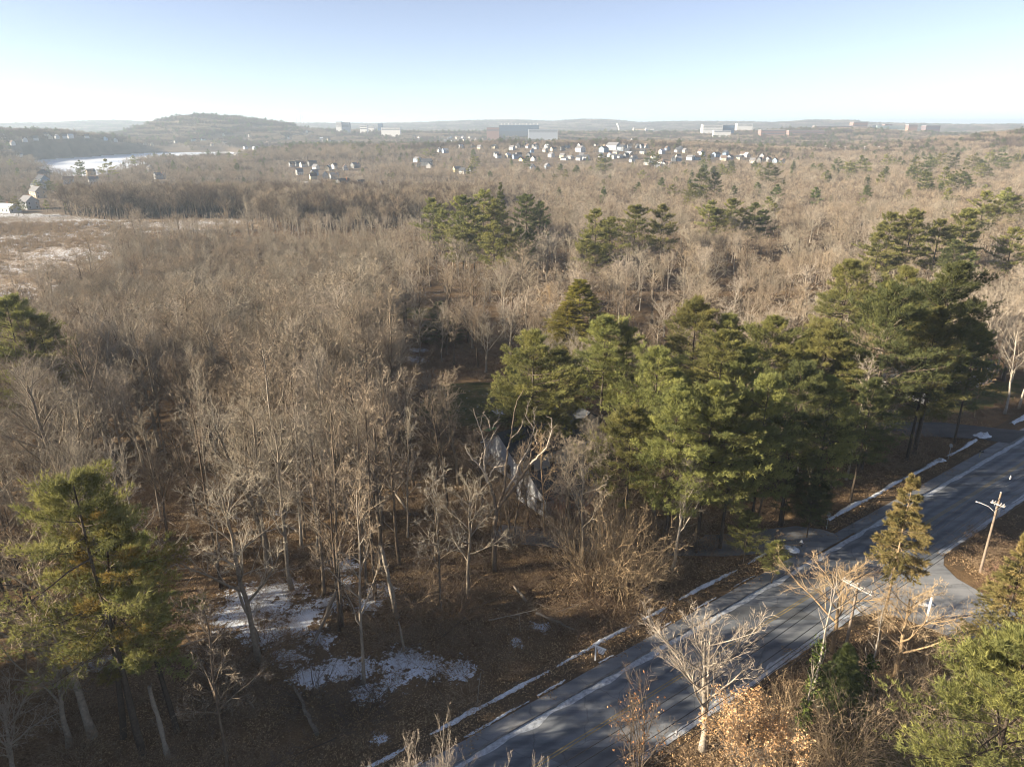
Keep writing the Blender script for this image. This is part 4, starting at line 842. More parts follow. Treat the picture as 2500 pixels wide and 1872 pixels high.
# ------------------------------------------------------------------ bare trees one by one
BT = {}
def bare_parts(style, v, mat='bark', h0=None):
    k = (style, v, mat)
    if k not in BT:
        h = h0 or dict(forest=15, vase=18, spread=15, multi=17, young=12, snag=10)[style]
        A, B = bare_tree(2000+v*31+len(style)*7, h, style, 0); BT[k] = ([('trunk', A.mesh('trunk', [M[mat]]))]+([('crown', B.mesh('crown', [M[mat]]))] if B.n else []), h)
    return BT[k]
br = np.random.default_rng(31)
NB = 0
def bare(x, y, h, style, label, mat='bark', v=None, wide=1.0, group=None, name='bare_tree', rz=None):
    global NB
    v = int(br.integers(0, 2)) if v is None else v % 2
    p, h0 = bare_parts(style, v, mat); s = h/h0; NB += 1
    e = put(name, label, 'tree', p, (x, y, tz(x, y)-.15), br.uniform(0, 6.28) if rz is None else rz, (s*wide, s*wide, s), group); return e
# trees that can be told apart: photo pixel of the top or of the foot, height, kind
for px, py, h, st, mt, wd, lb in (
  (1090, 612, 21, 'vase', 'bark', 1.15, 'wide vase shaped bare tree left of the central bare pair'), (1228, 600, 21, 'vase', 'bark_pale', 1.1, 'pale vase shaped bare tree above the small dark evergreen'), (985, 655, 19, 'forest', 'bark', 1.1, 'tall straight bare tree left of the vase shaped pair'),
  (1150, 600, 20, 'forest', 'bark', 1.2, 'bare tree between the two vase shaped trees'), (1325, 560, 17, 'multi', 'bark_pale', .9, 'white barked leaning tree right of the middle pine clump'), (1395, 590, 17, 'multi', 'bark_pale', 1.0, 'white barked forked tree in front of the lone middle pine'),
  (1570, 620, 18, 'vase', 'bark_pale', .8, 'slender pale tree with crooked limbs below the twin pines'), (1640, 590, 18, 'vase', 'bark_pale', .9, 'pale bare tree right of the twin pines'), (1804, 548, 19, 'vase', 'bark_pale', .85, 'pale fan shaped bare tree below the flat topped trio'),
  (1725, 668, 15, 'spread', 'bark', 1.3, 'broad domed bare tree behind the bushy sunlit pine'), (1900, 640, 18, 'vase', 'bark', 1.0, 'brown bare tree left of the clumped tall pine'), (1985, 590, 18, 'forest', 'bark_brown', 1.2, 'bare tree in the shaded hollow behind the clumped pine'),
  (2050, 470, 18, 'spread', 'bark_pale', 1.0, 'round pale bare tree above the layered pair of pines'), (1990, 420, 18, 'vase', 'bark', 1.2, 'bare fan shaped tree in the right hand wood'), (2110, 445, 18, 'spread', 'bark', 1.2, 'round bare tree below the far pine grove'),
  (2450, 640, 25, 'vase', 'bark_pale', 1.0, 'tall pale barked tree near the right edge behind the giant pine'), (2495, 660, 24, 'vase', 'bark_pale', .9, 'tall pale barked tree cut by the right edge'), (2170, 765, 19, 'vase', 'bark_gold', .8, 'tan bare tree among the roadside pines'),
  (1450, 600, 16, 'forest', 'bark_brown', 1.1, 'brown bare tree between the lone pine and the twin pines'), (1540, 700, 14, 'spread', 'bark_brown', 1.0, 'brown bare tree behind the yellow green hemlock'), (2390, 700, 20, 'vase', 'bark', 1.0, 'bare tree beside the giant dark pine'),
  (1630, 690, 15, 'spread', 'bark_pale', 1.0, 'low pale spreading bare tree left of the domed one'), (1840, 690, 16, 'vase', 'bark', 1.1, 'bare tree with upswept limbs right of the domed one'), (1340, 680, 17, 'forest', 'bark_gold', .8, 'tan bare tree left of the yellow green hemlock')):
    x, y, t = crown_top(px, py, h); bare(x, y, h, st, lb, mt, wide=wd, group='bare trees that stand out in the wood'); OCC.append((x, y, 2.2))
for px, py, h, st, mt, wd, lb in (
  (660, 1372, 22, 'multi', 'bark', 1.2, 'big grey tree with two leaning trunks in the clearing'), (480, 1260, 14, 'forest', 'bark_dark', 1.0, 'dark forked tree at the back of the clearing'), (395, 1270, 14, 'young', 'bark', 1.2, 'thin bare tree right of the foreground pine crown'), (545, 1250, 14, 'young', 'bark', 1.2, 'thin bare tree at the top of the brown clearing'),
  (735, 1330, 18, 'young', 'bark_pale', 1.2, 'thin pale tree right of the two leaning trunks'), (775, 1345, 17, 'young', 'bark_pale', 1.1, 'second thin pale tree right of the two leaning trunks'), (850, 1290, 18, 'forest', 'bark', 1.0, 'bare tree with pale crooked branch at the clearing edge'), (935, 1290, 17, 'forest', 'bark', 1.1, 'bare tree beside the fallen log at the clearing edge'),
  (905, 1230, 17, 'vase', 'bark', .9, 'vase shaped bare tree left of the lawn'), (1010, 1190, 16, 'young', 'bark_brown', 1.4, 'brown bare tree left of the white house'), (1065, 1170, 15, 'forest', 'bark_brown', .9, 'brown bare tree just left of the white house'), (1330, 1310, 15, 'young', 'bark_gold', 1.1, 'thin golden stemmed tree in front of the white house'),
  (1090, 1235, 16, 'forest', 'bark_brown', 1.2, 'brown bare tree over the sunny strip left of the house'), (1120, 1180, 17, 'forest', 'bark', 1.2, 'bare tree at the left corner of the house'), (1290, 1290, 14, 'forest', 'bark_brown', 1.0, 'brown tree right in front of the house'), (1180, 1265, 15, 'forest', 'bark_brown', 1.1, 'brown tree just left of the big dead tree'), (1380, 1290, 15, 'forest', 'bark_brown', 1.1, 'brown tree between the house and the golden vine tangle'), (1250, 1330, 13, 'multi', 'bark_brown', .9, 'forked brown tree in front of the garage wing'), (1430, 1230, 15, 'forest', 'bark', 1.0, 'grey tree right of the house under the pines'), (1345, 1240, 13, 'young', 'bark_brown', 1.4, 'brown bare tree at the right corner of the house'), (1225, 1300, 10, 'young', 'bark_brown', 1.4, 'low brown tree right of the big dead tree foot'),
  (690, 1180, 17, 'forest', 'bark', 1.1, 'bare tree behind the two leaning trunks'), (600, 1150, 15, 'forest', 'bark', 1.1, 'bare tree behind the brown clearing'), (790, 1150, 18, 'vase', 'bark_pale', 1.0, 'pale bare tree with fine crown in the middle of the wood'), (1055, 1010, 12, 'spread', 'bark_pale', .8, 'small pinkish bare tree at the lawn edge'),
  (1390, 1060, 13, 'spread', 'bark_red', .7, 'small tree with reddish twigs right of the white house'), (2130, 1010, 16, 'young', 'bark_pale', 1.2, 'slender pale trunk among the shaded pines'), (2065, 1170, 17, 'young', 'bark_pale', 1.2, 'leaning pale birch trunk on the leaf covered bank'),
  (2380, 1010, 14, 'young', 'bark_gold', 1.2, 'thin tree beside the shaded driveway'), (2455, 1000, 17, 'forest', 'bark_pale', 1.0, 'sunlit bare tree by the road near the right edge'), (2490, 985, 16, 'forest', 'bark_pale', 1.0, 'sunlit bare tree cut by the right edge near the road'),
  (60, 1560, 15, 'forest', 'bark_dark', 1.0, 'dark bare tree left of the foreground pine'), (90, 1600, 13, 'forest', 'bark_dark', 1.0, 'second dark bare tree left of the foreground pine'), (180, 1400, 14, 'forest', 'bark', 1.0, 'bare tree behind the foreground pine')):
    x, y = ground(px, py); h *= 1.22 if (px < 1000 or h > 15) else 1.05; bare(x, y, h, st, lb, mt, wide=wd*.92, group='bare trees that stand out in the clearing'); OCC.append((x, y, 2.0))
# pale tree by the near side of the road and its neighbours
bare(16.9, 48.0, 19.0, 'spread', 'pale sunlit bare tree by the near side of the road', 'bark_pale', 1, 1.0, name='bare_tree')
bare(33.7, 60.5, 16, 'spread', 'bare tree with tan twigs left of the golden spruce', 'bark_gold', 0, .95)
bare(38.6, 57.0, 15.5, 'spread', 'bare tree with tan twigs in front of the golden spruce', 'bark_gold', 2, .95)
for px, py, h, wd, lb in ((1078, 1706, 20.5, .42, 'pale tree top at the bottom edge beside the sidewalk'), (1215, 1785, 19.5, .5, 'pale tree top at the bottom edge over the road'), (1292, 1800, 19, .4, 'small pale tree top, rightmost at the bottom edge over the road'), (990, 1790, 19, .5, 'pale tree top left of the bottom edge sidewalk tree'), (915, 1820, 18.5, .4, 'leftmost pale tree top at the bottom edge')):
    x, y, t = crown_top(px, py, h); bare(x, y, h, 'vase', lb, 'bark_pale', wide=wd, group='tree tops at the bottom edge')
x, y = ground(40, 1900); bare(x, y, 13, 'spread', 'pale bare tree in the bottom left corner', 'bark_pale', 1, 1.0); OCC.append((x, y, 3))
# oak that kept its tan leaves, and a thin tree with rusty leaves
def leafy(seed, h, style, lmat, frac, per, size, loc, label, bm, wide):
    A, B, C = bare_tree(seed, h, style, 0, (frac, per)); G = Geo(); r = np.random.default_rng(seed); G.cards(C, size, r, t=r.uniform(0, 1, len(C)))
    put('oak_tree', label, 'tree', [('trunk', A.mesh('trunk', [M[bm]])), ('crown', B.mesh('crown', [M[bm]])), ('leaves', G.mesh('leaves', [M[lmat]]))], loc, 1.2, (wide, wide, 1))
leafy(77, 15.0, 'spread', 'oak_leaf', .6, 5, .105, (18.2, 42.6, 0), 'oak still holding its tan leaves in the bottom foreground', 'bark_brown', .95)
leafy(78, 17.5, 'vase', 'rust_leaf', .05, 3, .12, (9.6, 39.0, 0), 'thin dark tree with a few rusty leaves over the road', 'bark_dark', .75)
# the dead tree in front of the white house, limb by limb
def dead_tree():
    x0, y0 = ground(1196, 1392); e = thing('dead_tree', 'big dead tree with bare crooked limbs in front of the white house', 'tree', (x0, y0, tz(x0, y0)))
    def zp(p): return 1050+p[0]*.2113, 950+p[1]*.2113
    g = Geo(); b = Geo(); r = np.random.default_rng(4)
    limbs = [([(745, 2080), (740, 1900), (735, 1650), (765, 1420), (730, 1240), (690, 1110), (660, 1050)], .42, .26, 0), ([(670, 1080), (600, 900), (480, 800), (420, 700), (400, 630)], .17, .05, -1.2), ([(665, 1060), (628, 920), (625, 800), (645, 680), (600, 520), (540, 360), (500, 230)], .19, .05, .8), ([(645, 690), (700, 580), (760, 480), (790, 430)], .11, .04, 1.2),
             ([(690, 1010), (700, 960), (745, 910), (790, 850), (830, 800)], .14, .05, -.8), ([(740, 905), (800, 885), (860, 880), (870, 840)], .07, .03, -1.4), ([(700, 470), (680, 370), (640, 310), (608, 260)], .06, .03, 1.6), ([(720, 450), (770, 380), (805, 290)], .06, .03, 1.2), ([(575, 880), (580, 800), (620, 720)], .07, .03, -1.6),
             ([(760, 1420), (800, 1330), (860, 1150), (875, 950), (885, 800), (910, 650), (935, 550), (965, 300), (1000, 140), (1085, 10)], .27, .05, .9), ([(800, 1340), (890, 1230), (1000, 1090), (1090, 960), (1150, 880), (1160, 790), (1180, 700), (1240, 640), (1310, 540), (1340, 470)], .28, .05, 0.0), ([(1160, 860), (1290, 740), (1365, 640), (1400, 480), (1405, 330)], .15, .05, -1.0),
             ([(860, 1190), (980, 1010), (1030, 860), (1100, 760), (1170, 600), (1195, 470), (1215, 330), (1190, 250)], .17, .04, 1.4), ([(940, 560), (1010, 500), (1060, 420), (1075, 340)], .09, .03, 1.8), ([(1190, 440), (1140, 360), (1100, 320), (1130, 180), (1160, 120)], .07, .03, 1.8), ([(1235, 640), (1210, 540), (1250, 470)], .06, .03, .4)]
    tips = []
    for pts, ra, rb, off in limbs:
        n = len(pts); P = []
        for i, q in enumerate(pts):
            px, py = zp(q); w = at_depth(px, py, y0+off*3.0*min(1, max(0, (1650-q[1])/1000))); P.append(w-np.array([x0, y0, tz(x0, y0)]))
        P = np.array(P); 
        if ra == .42: P[0, 2] = -.3
        # smooth the path a little
        s = np.linspace(0, n-1, (n-1)*4+1); Q_ = np.c_[[np.interp(s, np.arange(n), P[:, k]) for k in range(3)]].T; Q_[1:-1] = (Q_[:-2]+2*Q_[1:-1]+Q_[2:])/4; Q_ += r.normal(0, .04, Q_.shape)
        ra *= .8; rb *= .7
        (g if ra > .2 else b).tubes(Q_, np.linspace(ra, rb, len(Q_)), 8, t=.3 if ra > .2 else .8)
        if ra < .2: tips.append((Q_, np.linspace(ra, rb, len(Q_))))
    for Q_, R_ in tips:
        c, cr_ = children(Q_[None], R_[None], 14, (.2, 1.0), .16, (.5, 1.1), .05, .3, 4, r, .3, .03, .6); b.tubes(c, np.maximum(cr_, .012), 3, t=.9); c2, cr2 = children(c, cr_, 4, (.3, 1), .5, (.4, 1), .05, .25, 2, r); b.spikes(c2[:, 0], c2[:, 1], .025, r, t=.9)
    obj('trunk', g.mesh('trunk', [M['bark_brown']]), e); obj('limbs', b.mesh('limbs', [M['bark_pale']]), e); OCC.append((x0, y0, 4))
dead_tree()
# ivy covered trunks by the near utility pole
def ivy_tree(x, y, h, v, seed, label):
    p, h0 = bare_parts('snag', v % 2, 'bark_pale'); s = h/h0; e = put('dead_tree', label, 'tree', p, (x, y, 0), seed*1.0, (s*.9, s*.9, s)); r = np.random.default_rng(seed)
    n = 1300; z = h*.5*r.uniform(0, 1, n)**1.1; a = r.uniform(0, 6.28, n); q = (.2+.55*r.uniform(0, 1, n)**2)*(1.25-z/h)*(1+.5*np.sin(z*2.3+a*2)); G = Geo(); G.cards(np.c_[q*np.cos(a), q*np.sin(a), z], .15, r, t=r.uniform(0, 1, n))
    o = obj('ivy', G.mesh('ivy', [M['ivy']]), e); o.scale = (1/(s*.9), 1/(s*.9), 1/s)
ivy_tree(28.5, 53.4, 15.0, 0, 91, 'tall forked dead trunk with ivy left of the near utility pole'); ivy_tree(33.6, 53.5, 11.0, 1, 92, 'ivy covered crooked tree right of the near utility pole'); ivy_tree(26.0, 49.0, 9.0, 2, 93, 'short leaning dead tree with ivy in the bottom brush')
# tangles of brush that can be told apart
SH = {}
def tangle(x, y, h, spread, mat, label, seed, n=70, arch=.55, w=.035):
    k = (seed % 4, mat)
    if k not in SH: SH[k] = shrub(400+k[0], 6.0, n, 5.0, 0, arch, w).mesh('stems', [M[mat]])
    e = put('brush_tangle', label, 'shrub', [('stems', SH[k])], (x, y, tz(x, y)), seed*.7, (spread/5.0, spread/5.0, h/6.0))
for i, (px, py, h, sp, mt, lb) in enumerate(((1450, 1440, 12, 6, 'bark_gold', 'tall golden tangle of vines left of the bare trunked pines'), (1530, 1450, 10.5, 5.5, 'bark_gold', 'golden vine tangle next to the sidewalk'), (1480, 1300, 13, 4.5, 'bark_gold', 'tall golden thicket behind the vine tangles'), (1420, 1380, 11, 5, 'bark_brown', 'tall brown thicket left of the golden vine tangles'), (1590, 1420, 8, 4.5, 'bark_gold', 'golden vine tangle at the foot of the bare trunked pines'), (1380, 1330, 8, 4.5, 'bark_brown', 'brown vine tangle right of the white house'), (1500, 1360, 13.5, 5, 'bark_gold', 'tallest golden vine tangle below the small pine'),
      (1400, 1290, 9, 3.6, 'bark_red', 'reddish twigged thicket right of the white house'), (1620, 1340, 8, 4, 'bark_brown', 'brown thicket between the pine trunks'), (1010, 1470, 5.5, 5.5, 'brush', 'low brown bramble mound in the middle foreground'), (1100, 1500, 5, 5.5, 'brush', 'bramble mound left of the white signpost'), (950, 1560, 3.5, 4.5, 'brush', 'bramble mound behind the lower snow patch'),
      (760, 1720, 3.5, 5, 'bark_dark', 'dark bramble mound at the bottom edge'), (880, 1760, 3.2, 5, 'bark_dark', 'dark bramble mound beside the sidewalk at the bottom'), (640, 1640, 4.0, 5, 'brush', 'brown bramble mound left of the snow patches'), (540, 1700, 4, 5, 'bark_dark', 'dark brush right of the foreground pine trunks'), (1120, 1290, 6.5, 4.8, 'brush', 'brush at the foot of the big dead tree'), (1250, 1330, 6.5, 4.5, 'brush', 'brush in front of the garage wing'), (1190, 1250, 6, 4.2, 'brush', 'brush against the left wall of the house'), (1330, 1290, 6.5, 4.5, 'brush', 'brush right of the garage wing'), (1170, 1160, 6.5, 4.5, 'brush', 'brush behind the left corner of the house'))):
    x, y = ground(px, py); tangle(x, y, h, sp, mt, lb, i); 
for i, (x, y, h, sp, mt, lb) in enumerate(((22.5, 43.0, 9.5, 6.0, 'bark_gold', 'sprawling tan brush beside the leafy oak'), (41.0, 54.5, 7.0, 5.5, 'bark_brown', 'sprawling brown brush in front of the plain white post'), (37.0, 50.0, 6.0, 5.0, 'bark_brown', 'brown brush above the shaded lawn'), (28.5, 46.5, 6.0, 4.5, 'bark_gold', 'tan brush below the ivy covered trunks'), (60.0, 71.0, 4.0, 4.0, 'bark_red', 'rusty brush at the corner of the side street'), (24.5, 50.5, 5.0, 3.5, 'bark_gold', 'tan brush left of the ivy covered trunks'), (31.0, 48.5, 7.5, 5.0, 'bark_brown', 'brown thicket between the ivy trunks and the lawn'), (36.0, 53.5, 7.0, 5.0, 'bark_gold', 'tan thicket under the tan bare tree'), (44.0, 58.0, 6.0, 4.5, 'bark_gold', 'tan thicket under the right edge spruce'), (21.0, 46.5, 6.5, 4.0, 'bark_brown', 'brown brush behind the leafy oak'), (41.0, 47.0, 8.0, 5.5, 'bark_brown', 'brown thicket behind the bottom right pine'))):
    tangle(x, y, h, sp, mt, lb, 40+i)
# stumps, snags and fallen logs
M['deadwood'] = bark_mat('deadwood', [(0, (.22, .19, .155)), (1, (.30, .27, .225))], [(0, (.22, .19, .155)), (1, (.3, .27, .22))])
def log(P, ra, rb, name, label, br_=4, seed=0):
    P = np.array(P, float); r = np.random.default_rng(seed); n = 9; s = np.linspace(0, len(P)-1, n); Q_ = np.c_[[np.interp(s, np.arange(len(P)), P[:, k]) for k in range(3)]].T+r.normal(0, .05, (n, 3)); o0 = Q_[0].copy()
    e = thing(name, label, 'log' if 'log' in name else 'snag', tuple(o0)); g = Geo(); g.tubes(Q_-o0, np.linspace(ra, rb, n)*(1+.12*r.normal(size=n)), 8); obj('trunk', g.mesh('trunk', [M['deadwood']]), e)
    c, cr_ = children((Q_-o0)[None], np.linspace(ra, rb, n)[None], br_, (.3, 1), .22, (.6, 1.2), .05, .2, 3, r); b = Geo(); b.tubes(c, np.maximum(cr_, .02), 4, t=.6); obj('branch_stubs', b.mesh('branch_stubs', [M['deadwood']]), e)
def gp3(px, py, z=.2): x, y = ground(px, py); return (x, y, tz(x, y)+z)
def snag(px, py, h, ra, label, lean=(0, 0), seed=0): x, y = ground(px, py); z = tz(x, y); log([(x, y, z-.2), (x+lean[0]*.5, y+lean[1]*.5, z+h*.5), (x+lean[0], y+lean[1], z+h)], ra, ra*.55, 'tree_snag', label, 3, seed)
snag(970, 1505, 9.5, .30, 'tall broken trunk standing beside the snow patch', (-1.3, .3), 1); snag(988, 1590, 3.6, .16, 'pale birch stump with snow at the pale bramble edge', (-.4, 0), 2); snag(535, 1360, 5, .15, 'thin broken pole in the brown clearing', (.3, 0), 3); snag(412, 1850, 7.5, .26, 'broken pale trunk right of the foreground pine trunks', (-.6, .4), 4)
snag(632, 1560, 6.5, .24, 'dark leaning snag at the left snow patch edge', (-1.8, .5), 5)
log([gp3(830, 1430, .5), gp3(765, 1580, .3)], .28, .16, 'fallen_log', 'long fallen log lying across the snow patch', 6, 11); log([gp3(775, 1800, .3), gp3(720, 1690, .9)], .22, .12, 'fallen_log', 'pale fallen log below the snow patches', 3, 12); log([gp3(1000, 1265, .6), gp3(930, 1190, 3.0)], .2, .1, 'fallen_log', 'dead trunk leaning beside the wood edge', 3, 13)
log([gp3(1285, 1470, .3), gp3(1255, 1440, .6)], .2, .14, 'fallen_log', 'short broken log in the middle foreground', 2, 14); log([gp3(1310, 1500, .3), gp3(1400, 1540, .25)], .18, .08, 'fallen_log', 'fallen branch near the sidewalk brush', 4, 15); log([gp3(900, 1470, .4), gp3(940, 1455, .7), gp3(960, 1480, .3)], .14, .08, 'fallen_log', 'crooked fallen branch on the snow by the broken trunk', 4, 16)

# ------------------------------------------------------------------ the woods: the nearest trees one by one, the rest as stuff
CLEAR = [ground(*p) for p in ((430, 1215), (700, 1195), (1000, 1215), (1130, 1160), (1420, 1250), (1640, 1330), (1660, 1480), (1300, 1660), (850, 1890), (380, 1890), (440, 1450))]
LEFT_EDGE = [(-84, 95), (-104, 140), (-134, 205), (-165, 300), (-180, 340)]
fr_ = np.random.default_rng(41)
def jitter_grid(x0, x1, y0, y1, sp):
    gx, gy = np.meshgrid(np.arange(x0, x1, sp), np.arange(y0, y1, sp)); n = gx.size
    return gx.ravel()+fr_.uniform(-.48, .48, n)*sp, gy.ravel()+fr_.uniform(-.48, .48, n)*sp
def open_land(x, y):
    s, o = road_so(x, y); ok = (o > 10.5) & (np.abs(x) < .80*y+22)
    ok &= ~in_poly(x, y, MARSH) & ~in_poly(x, y, LAKE)
    for lw in LAWNS: ok &= ~in_poly(x, y, lw)
    dwp = [(p[0], p[1]) for p in dw]; ok &= ~in_poly(x, y, dwp)
    ok &= ~(((x+1)/15)**2+((y-104)/19)**2 < 1)
    return ok
x, y = jitter_grid(-340, 340, 46, 430, 3.3); rat = x/y; n = len(x)
ledge = np.interp(y, [p[1] for p in LEFT_EDGE], [p[0] for p in LEFT_EDGE])
young = (rat < -.17+.05*fbm(x, y, 61, .05)) & (y < 335+12*fbm(x, x*0, 62, .04)) & ((x > ledge) | (y < 100))
p = np.where(young, .58+.3*fbm(x, y, 64, .05), .13)
p = np.where((rat > -.17) & (rat < .05) & (y > 110) & (y < 200), .12, p); p = np.where((rat > -.175) & (rat < -.04) & (y > 84) & (y < 152), .02, p)
p = np.where(~young & (rat < -.05) & (y > 340) & (y < 395), .03, p)
p = np.where(in_poly(x, y, CLEAR), .15, p)
p = np.where((y < 100) & (rat < -.45), .20, p); p = np.where((rat > -.075) & (rat < .045) & (y < 93), .0, p)
keep = open_land(x, y) & (fr_.uniform(size=n) < p)
x, y, young = x[keep], y[keep], young[keep]
occ = np.array(OCC); ok = np.ones(len(x), bool)
near_occ = occ[np.hypot(occ[:, 0], occ[:, 1]) < 480]
for a, b, r in near_occ: ok &= (x-a)**2+(y-b)**2 > (r*.9)**2
x, y, young = x[ok], y[ok], young[ok]; dist = np.hypot(x, y)
h = np.where(young, fr_.uniform(18.5, 25.5, len(x))*(1-.46*sstep(120, 270, dist)), fr_.uniform(14, 20, len(x)))*(1+.12*fbm(x, y, 63, .03))*np.where(in_poly(x, y, CLEAR), 1.08, fr_.uniform(.82, 1.15, len(x)))
vis = np.abs(x) < .735*y+3
order = np.argsort(np.where(vis, dist, 1e9)); N_IND = 300-NB
ind = order[:max(0, N_IND)]; rest = order[max(0, N_IND):]
MIXB = ['bark', 'bark', 'bark_brown', 'bark_brown', 'bark_pale', 'bark']
for i in ind:
    st = fr_.choice(['forest', 'young', 'forest', 'multi', 'vase']) if young[i] else fr_.choice(['vase', 'forest', 'spread', 'vase'])
    mt = MIXB[int(fr_.integers(0, 6))]; q = x[i]/y[i]; clr = bool(in_poly(np.array([x[i]]), np.array([y[i]]), CLEAR)[0])
    if clr: st = fr_.choice(['young', 'forest', 'young']); mt = ['bark', 'bark_brown'][int(fr_.integers(0, 2))]
    if young[i]: zone = 'in the dense young wood on the left' if y[i] > 95 else 'behind and beside the big foreground pine'
    elif clr: zone = 'in the brushy clearing above the road'
    else: zone = 'between the lawn and the middle pines' if q < .1 else ('among the pines on the right' if q > .3 else 'around the central pines')
    if st == 'spread' and mt == 'bark_pale': mt = 'bark'
    dep = 'at the front ' if dist[i] < np.median(dist[ind])*.8 else ('at the back ' if dist[i] > np.median(dist[ind])*1.08 else '')
    bare(x[i], y[i], h[i], str(st), '%s %s leafless tree %s%s' % (dict(forest='straight', young='slender', multi='forked', vase='fan shaped', spread='spreading')[str(st)], dict(bark='grey', bark_brown='brown', bark_pale='pale')[mt], dep, zone), mt, wide=float(fr_.uniform(.85, 1.25)) if not young[i] else float(fr_.uniform(.78, 1.12)), group='leafless trees '+zone)
# kinds for the stuff
def kinds(lod, specs): return [joined(bare_tree(5000+i*13+lod, hh, st, lod, None, ws), 'tree_kind', [M[mt], M[mt]]) for i, (st, hh, mt, ws) in enumerate(specs)]
K0 = [joined([bare_tree(5200+i, hh, st, 0)[j] for j in (0, 1)], 'tree_kind', [M[mt], M[mt]]) for i, (st, hh, mt) in enumerate((('forest', 15, 'bark'), ('multi', 15, 'bark'), ('vase', 15, 'bark'), ('young', 15, 'bark_brown')))]
K1 = kinds(1, [('forest', 15, 'bark', 1), ('forest', 15, 'bark_brown', 1), ('vase', 15, 'bark', 1), ('multi', 15, 'bark', 1), ('young', 15, 'bark', 1.1), ('spread', 15, 'bark', 1), ('vase', 15, 'bark_pale', 1), ('spread', 15, 'bark_brown', 1), ('snag', 15, 'bark_pale', 1.4), ('forest', 15, 'bark_dark', 1), ('vase', 15, 'bark_dark', 1)])
nk = len(K0)
d_ = dist[rest]; yg = young[rest]
idx = np.where(d_ < 150, fr_.integers(0, nk, len(rest)), nk+np.where(yg, fr_.choice([0, 1, 3, 4, 0, 2], len(rest)), fr_.choice([0, 2, 5, 6, 7, 1, 5], len(rest))))
sw = h[rest]/15*np.where(yg, fr_.uniform(.95, 1.4, len(rest)), fr_.uniform(1.0, 1.5, len(rest)))
scatter('woodland', np.c_[x[rest], y[rest], terrain(x[rest], y[rest])-.15], fr_.uniform(0, 6.28, len(rest)), np.c_[sw, sw, h[rest]/15], idx, K0+K1, 'leafless woodland receding behind the nearest trees')
# woods to the left of and behind the viewpoint; their shadows reach into the clearing and over the road
x, y = jitter_grid(-150, -20, -10, 150, 5.5); s, o = road_so(x, y); k = (np.abs(x) > .8*y+14) & (o > 11) & ((y < 36) | (y > 54) | (x < -62)) & (fr_.uniform(size=len(x)) < np.where((y < 52) & (x > -100), .8, .24)); x, y = x[k], y[k]; hh = np.where((y < 52) & (x > -100), fr_.uniform(16, 22, len(x)), fr_.uniform(15, 22, len(x))); con = fr_.uniform(size=len(x)) < np.where((y < 52) & (x > -100), .6, .06)
KP = [joined(conifer(760+v, 15, 4.0, 'pine', 1), 'evergreen_kind', [M['bark_dark'], M['needle']]) for v in range(2)]
idx = np.where(con, 11+fr_.integers(0, 2, len(x)), fr_.choice([0, 2, 3, 5, 1], len(x)))
scatter('neighbouring_woodland', np.c_[x, y, terrain(x, y)-.15], fr_.uniform(0, 6.28, len(x)), np.c_[hh/15*1.2, hh/15*1.2, hh/15*np.where(con, 1.15, 1.0)], idx, K1+KP, 'mixed woodland going on beyond the left edge')
# dark tree line behind the marsh, with pale dead trunks in front
x, y = jitter_grid(-330, -10, 372, 520, 4.2); keep = (fr_.uniform(size=len(x)) < np.where(y < 402, .5, .7)) & ~in_poly(x, y, MARSH) & (x/y > -.62)
dm = np.min(np.hypot(x[:, None]-HOUSES[None, :, 0], y[:, None]-HOUSES[None, :, 1]), 1); keep &= dm > 9
x, y = x[keep], y[keep]; fb = (y < 402)
hh = np.where(fb, fr_.uniform(7, 12, len(x)), fr_.uniform(18, 24, len(x))); idx = np.where(fb, fr_.choice([8, 8, 4, 6], len(x)), fr_.choice([9, 1, 10, 3, 7], len(x)))
scatter('marsh_edge_trees', np.c_[x, y, terrain(x, y)-.1], fr_.uniform(0, 6.28, len(x)), np.c_[hh/15*1.1, hh/15*1.1, hh/15], idx, K1, 'tall bare tree line and pale dead trunks behind the marsh')
# sparse small trees in the marsh
x, y = jitter_grid(-330, -80, 130, 430, 7); keep = in_poly(x, y, MARSH) & (fr_.uniform(size=len(x)) < .20+.6*np.clip(fbm(x, y, 76, .03), 0, 1)); x, y = x[keep], y[keep]; hh = fr_.uniform(4, 9, len(x))
scatter('marsh_saplings', np.c_[x, y, terrain(x, y)-.1], fr_.uniform(0, 6.28, len(x)), np.c_[hh/15, hh/15, hh/15], fr_.choice([4, 8, 0, 4], len(x)), K1, 'thin saplings scattered over the marsh')
# middle distance: single trees, then groves
K2 = kinds(2, [('forest', 15, 'bark_brown', .8), ('vase', 15, 'bark', .75), ('spread', 15, 'bark_brown', .8), ('spread', 15, 'bark_dark', .8), ('vase', 15, 'bark_brown', .75), ('multi', 15, 'bark', .75)])
KC = []
for v in range(3):
    A, B = conifer(700+v, 16, 4.5, 'pine' if v else 'spruce', 2); KC.append(joined([A, B], 'evergreen_kind', [M['bark_dark'], M['needle_dark'] if v != 1 else M['needle']]))
x, y = jitter_grid(-1250, 1250, 300, 1400, 7.6); dd = np.hypot(x, y); k = (dd < 1400) & (np.abs(x) < .78*y+20) & ~in_poly(x, y, LAKE) & ~in_poly(x, y, MARSH) & ~in_poly(x, y, LOTP)
k &= (y > 430) | (x > 250) | ((x > 60) & (dd > 425)); k &= ~((y < 520) & (x < -10) & (y > 372) & (x/y > -.62) & (y < 470))
k &= fr_.uniform(size=len(x)) < .80
x, y = x[k], y[k]
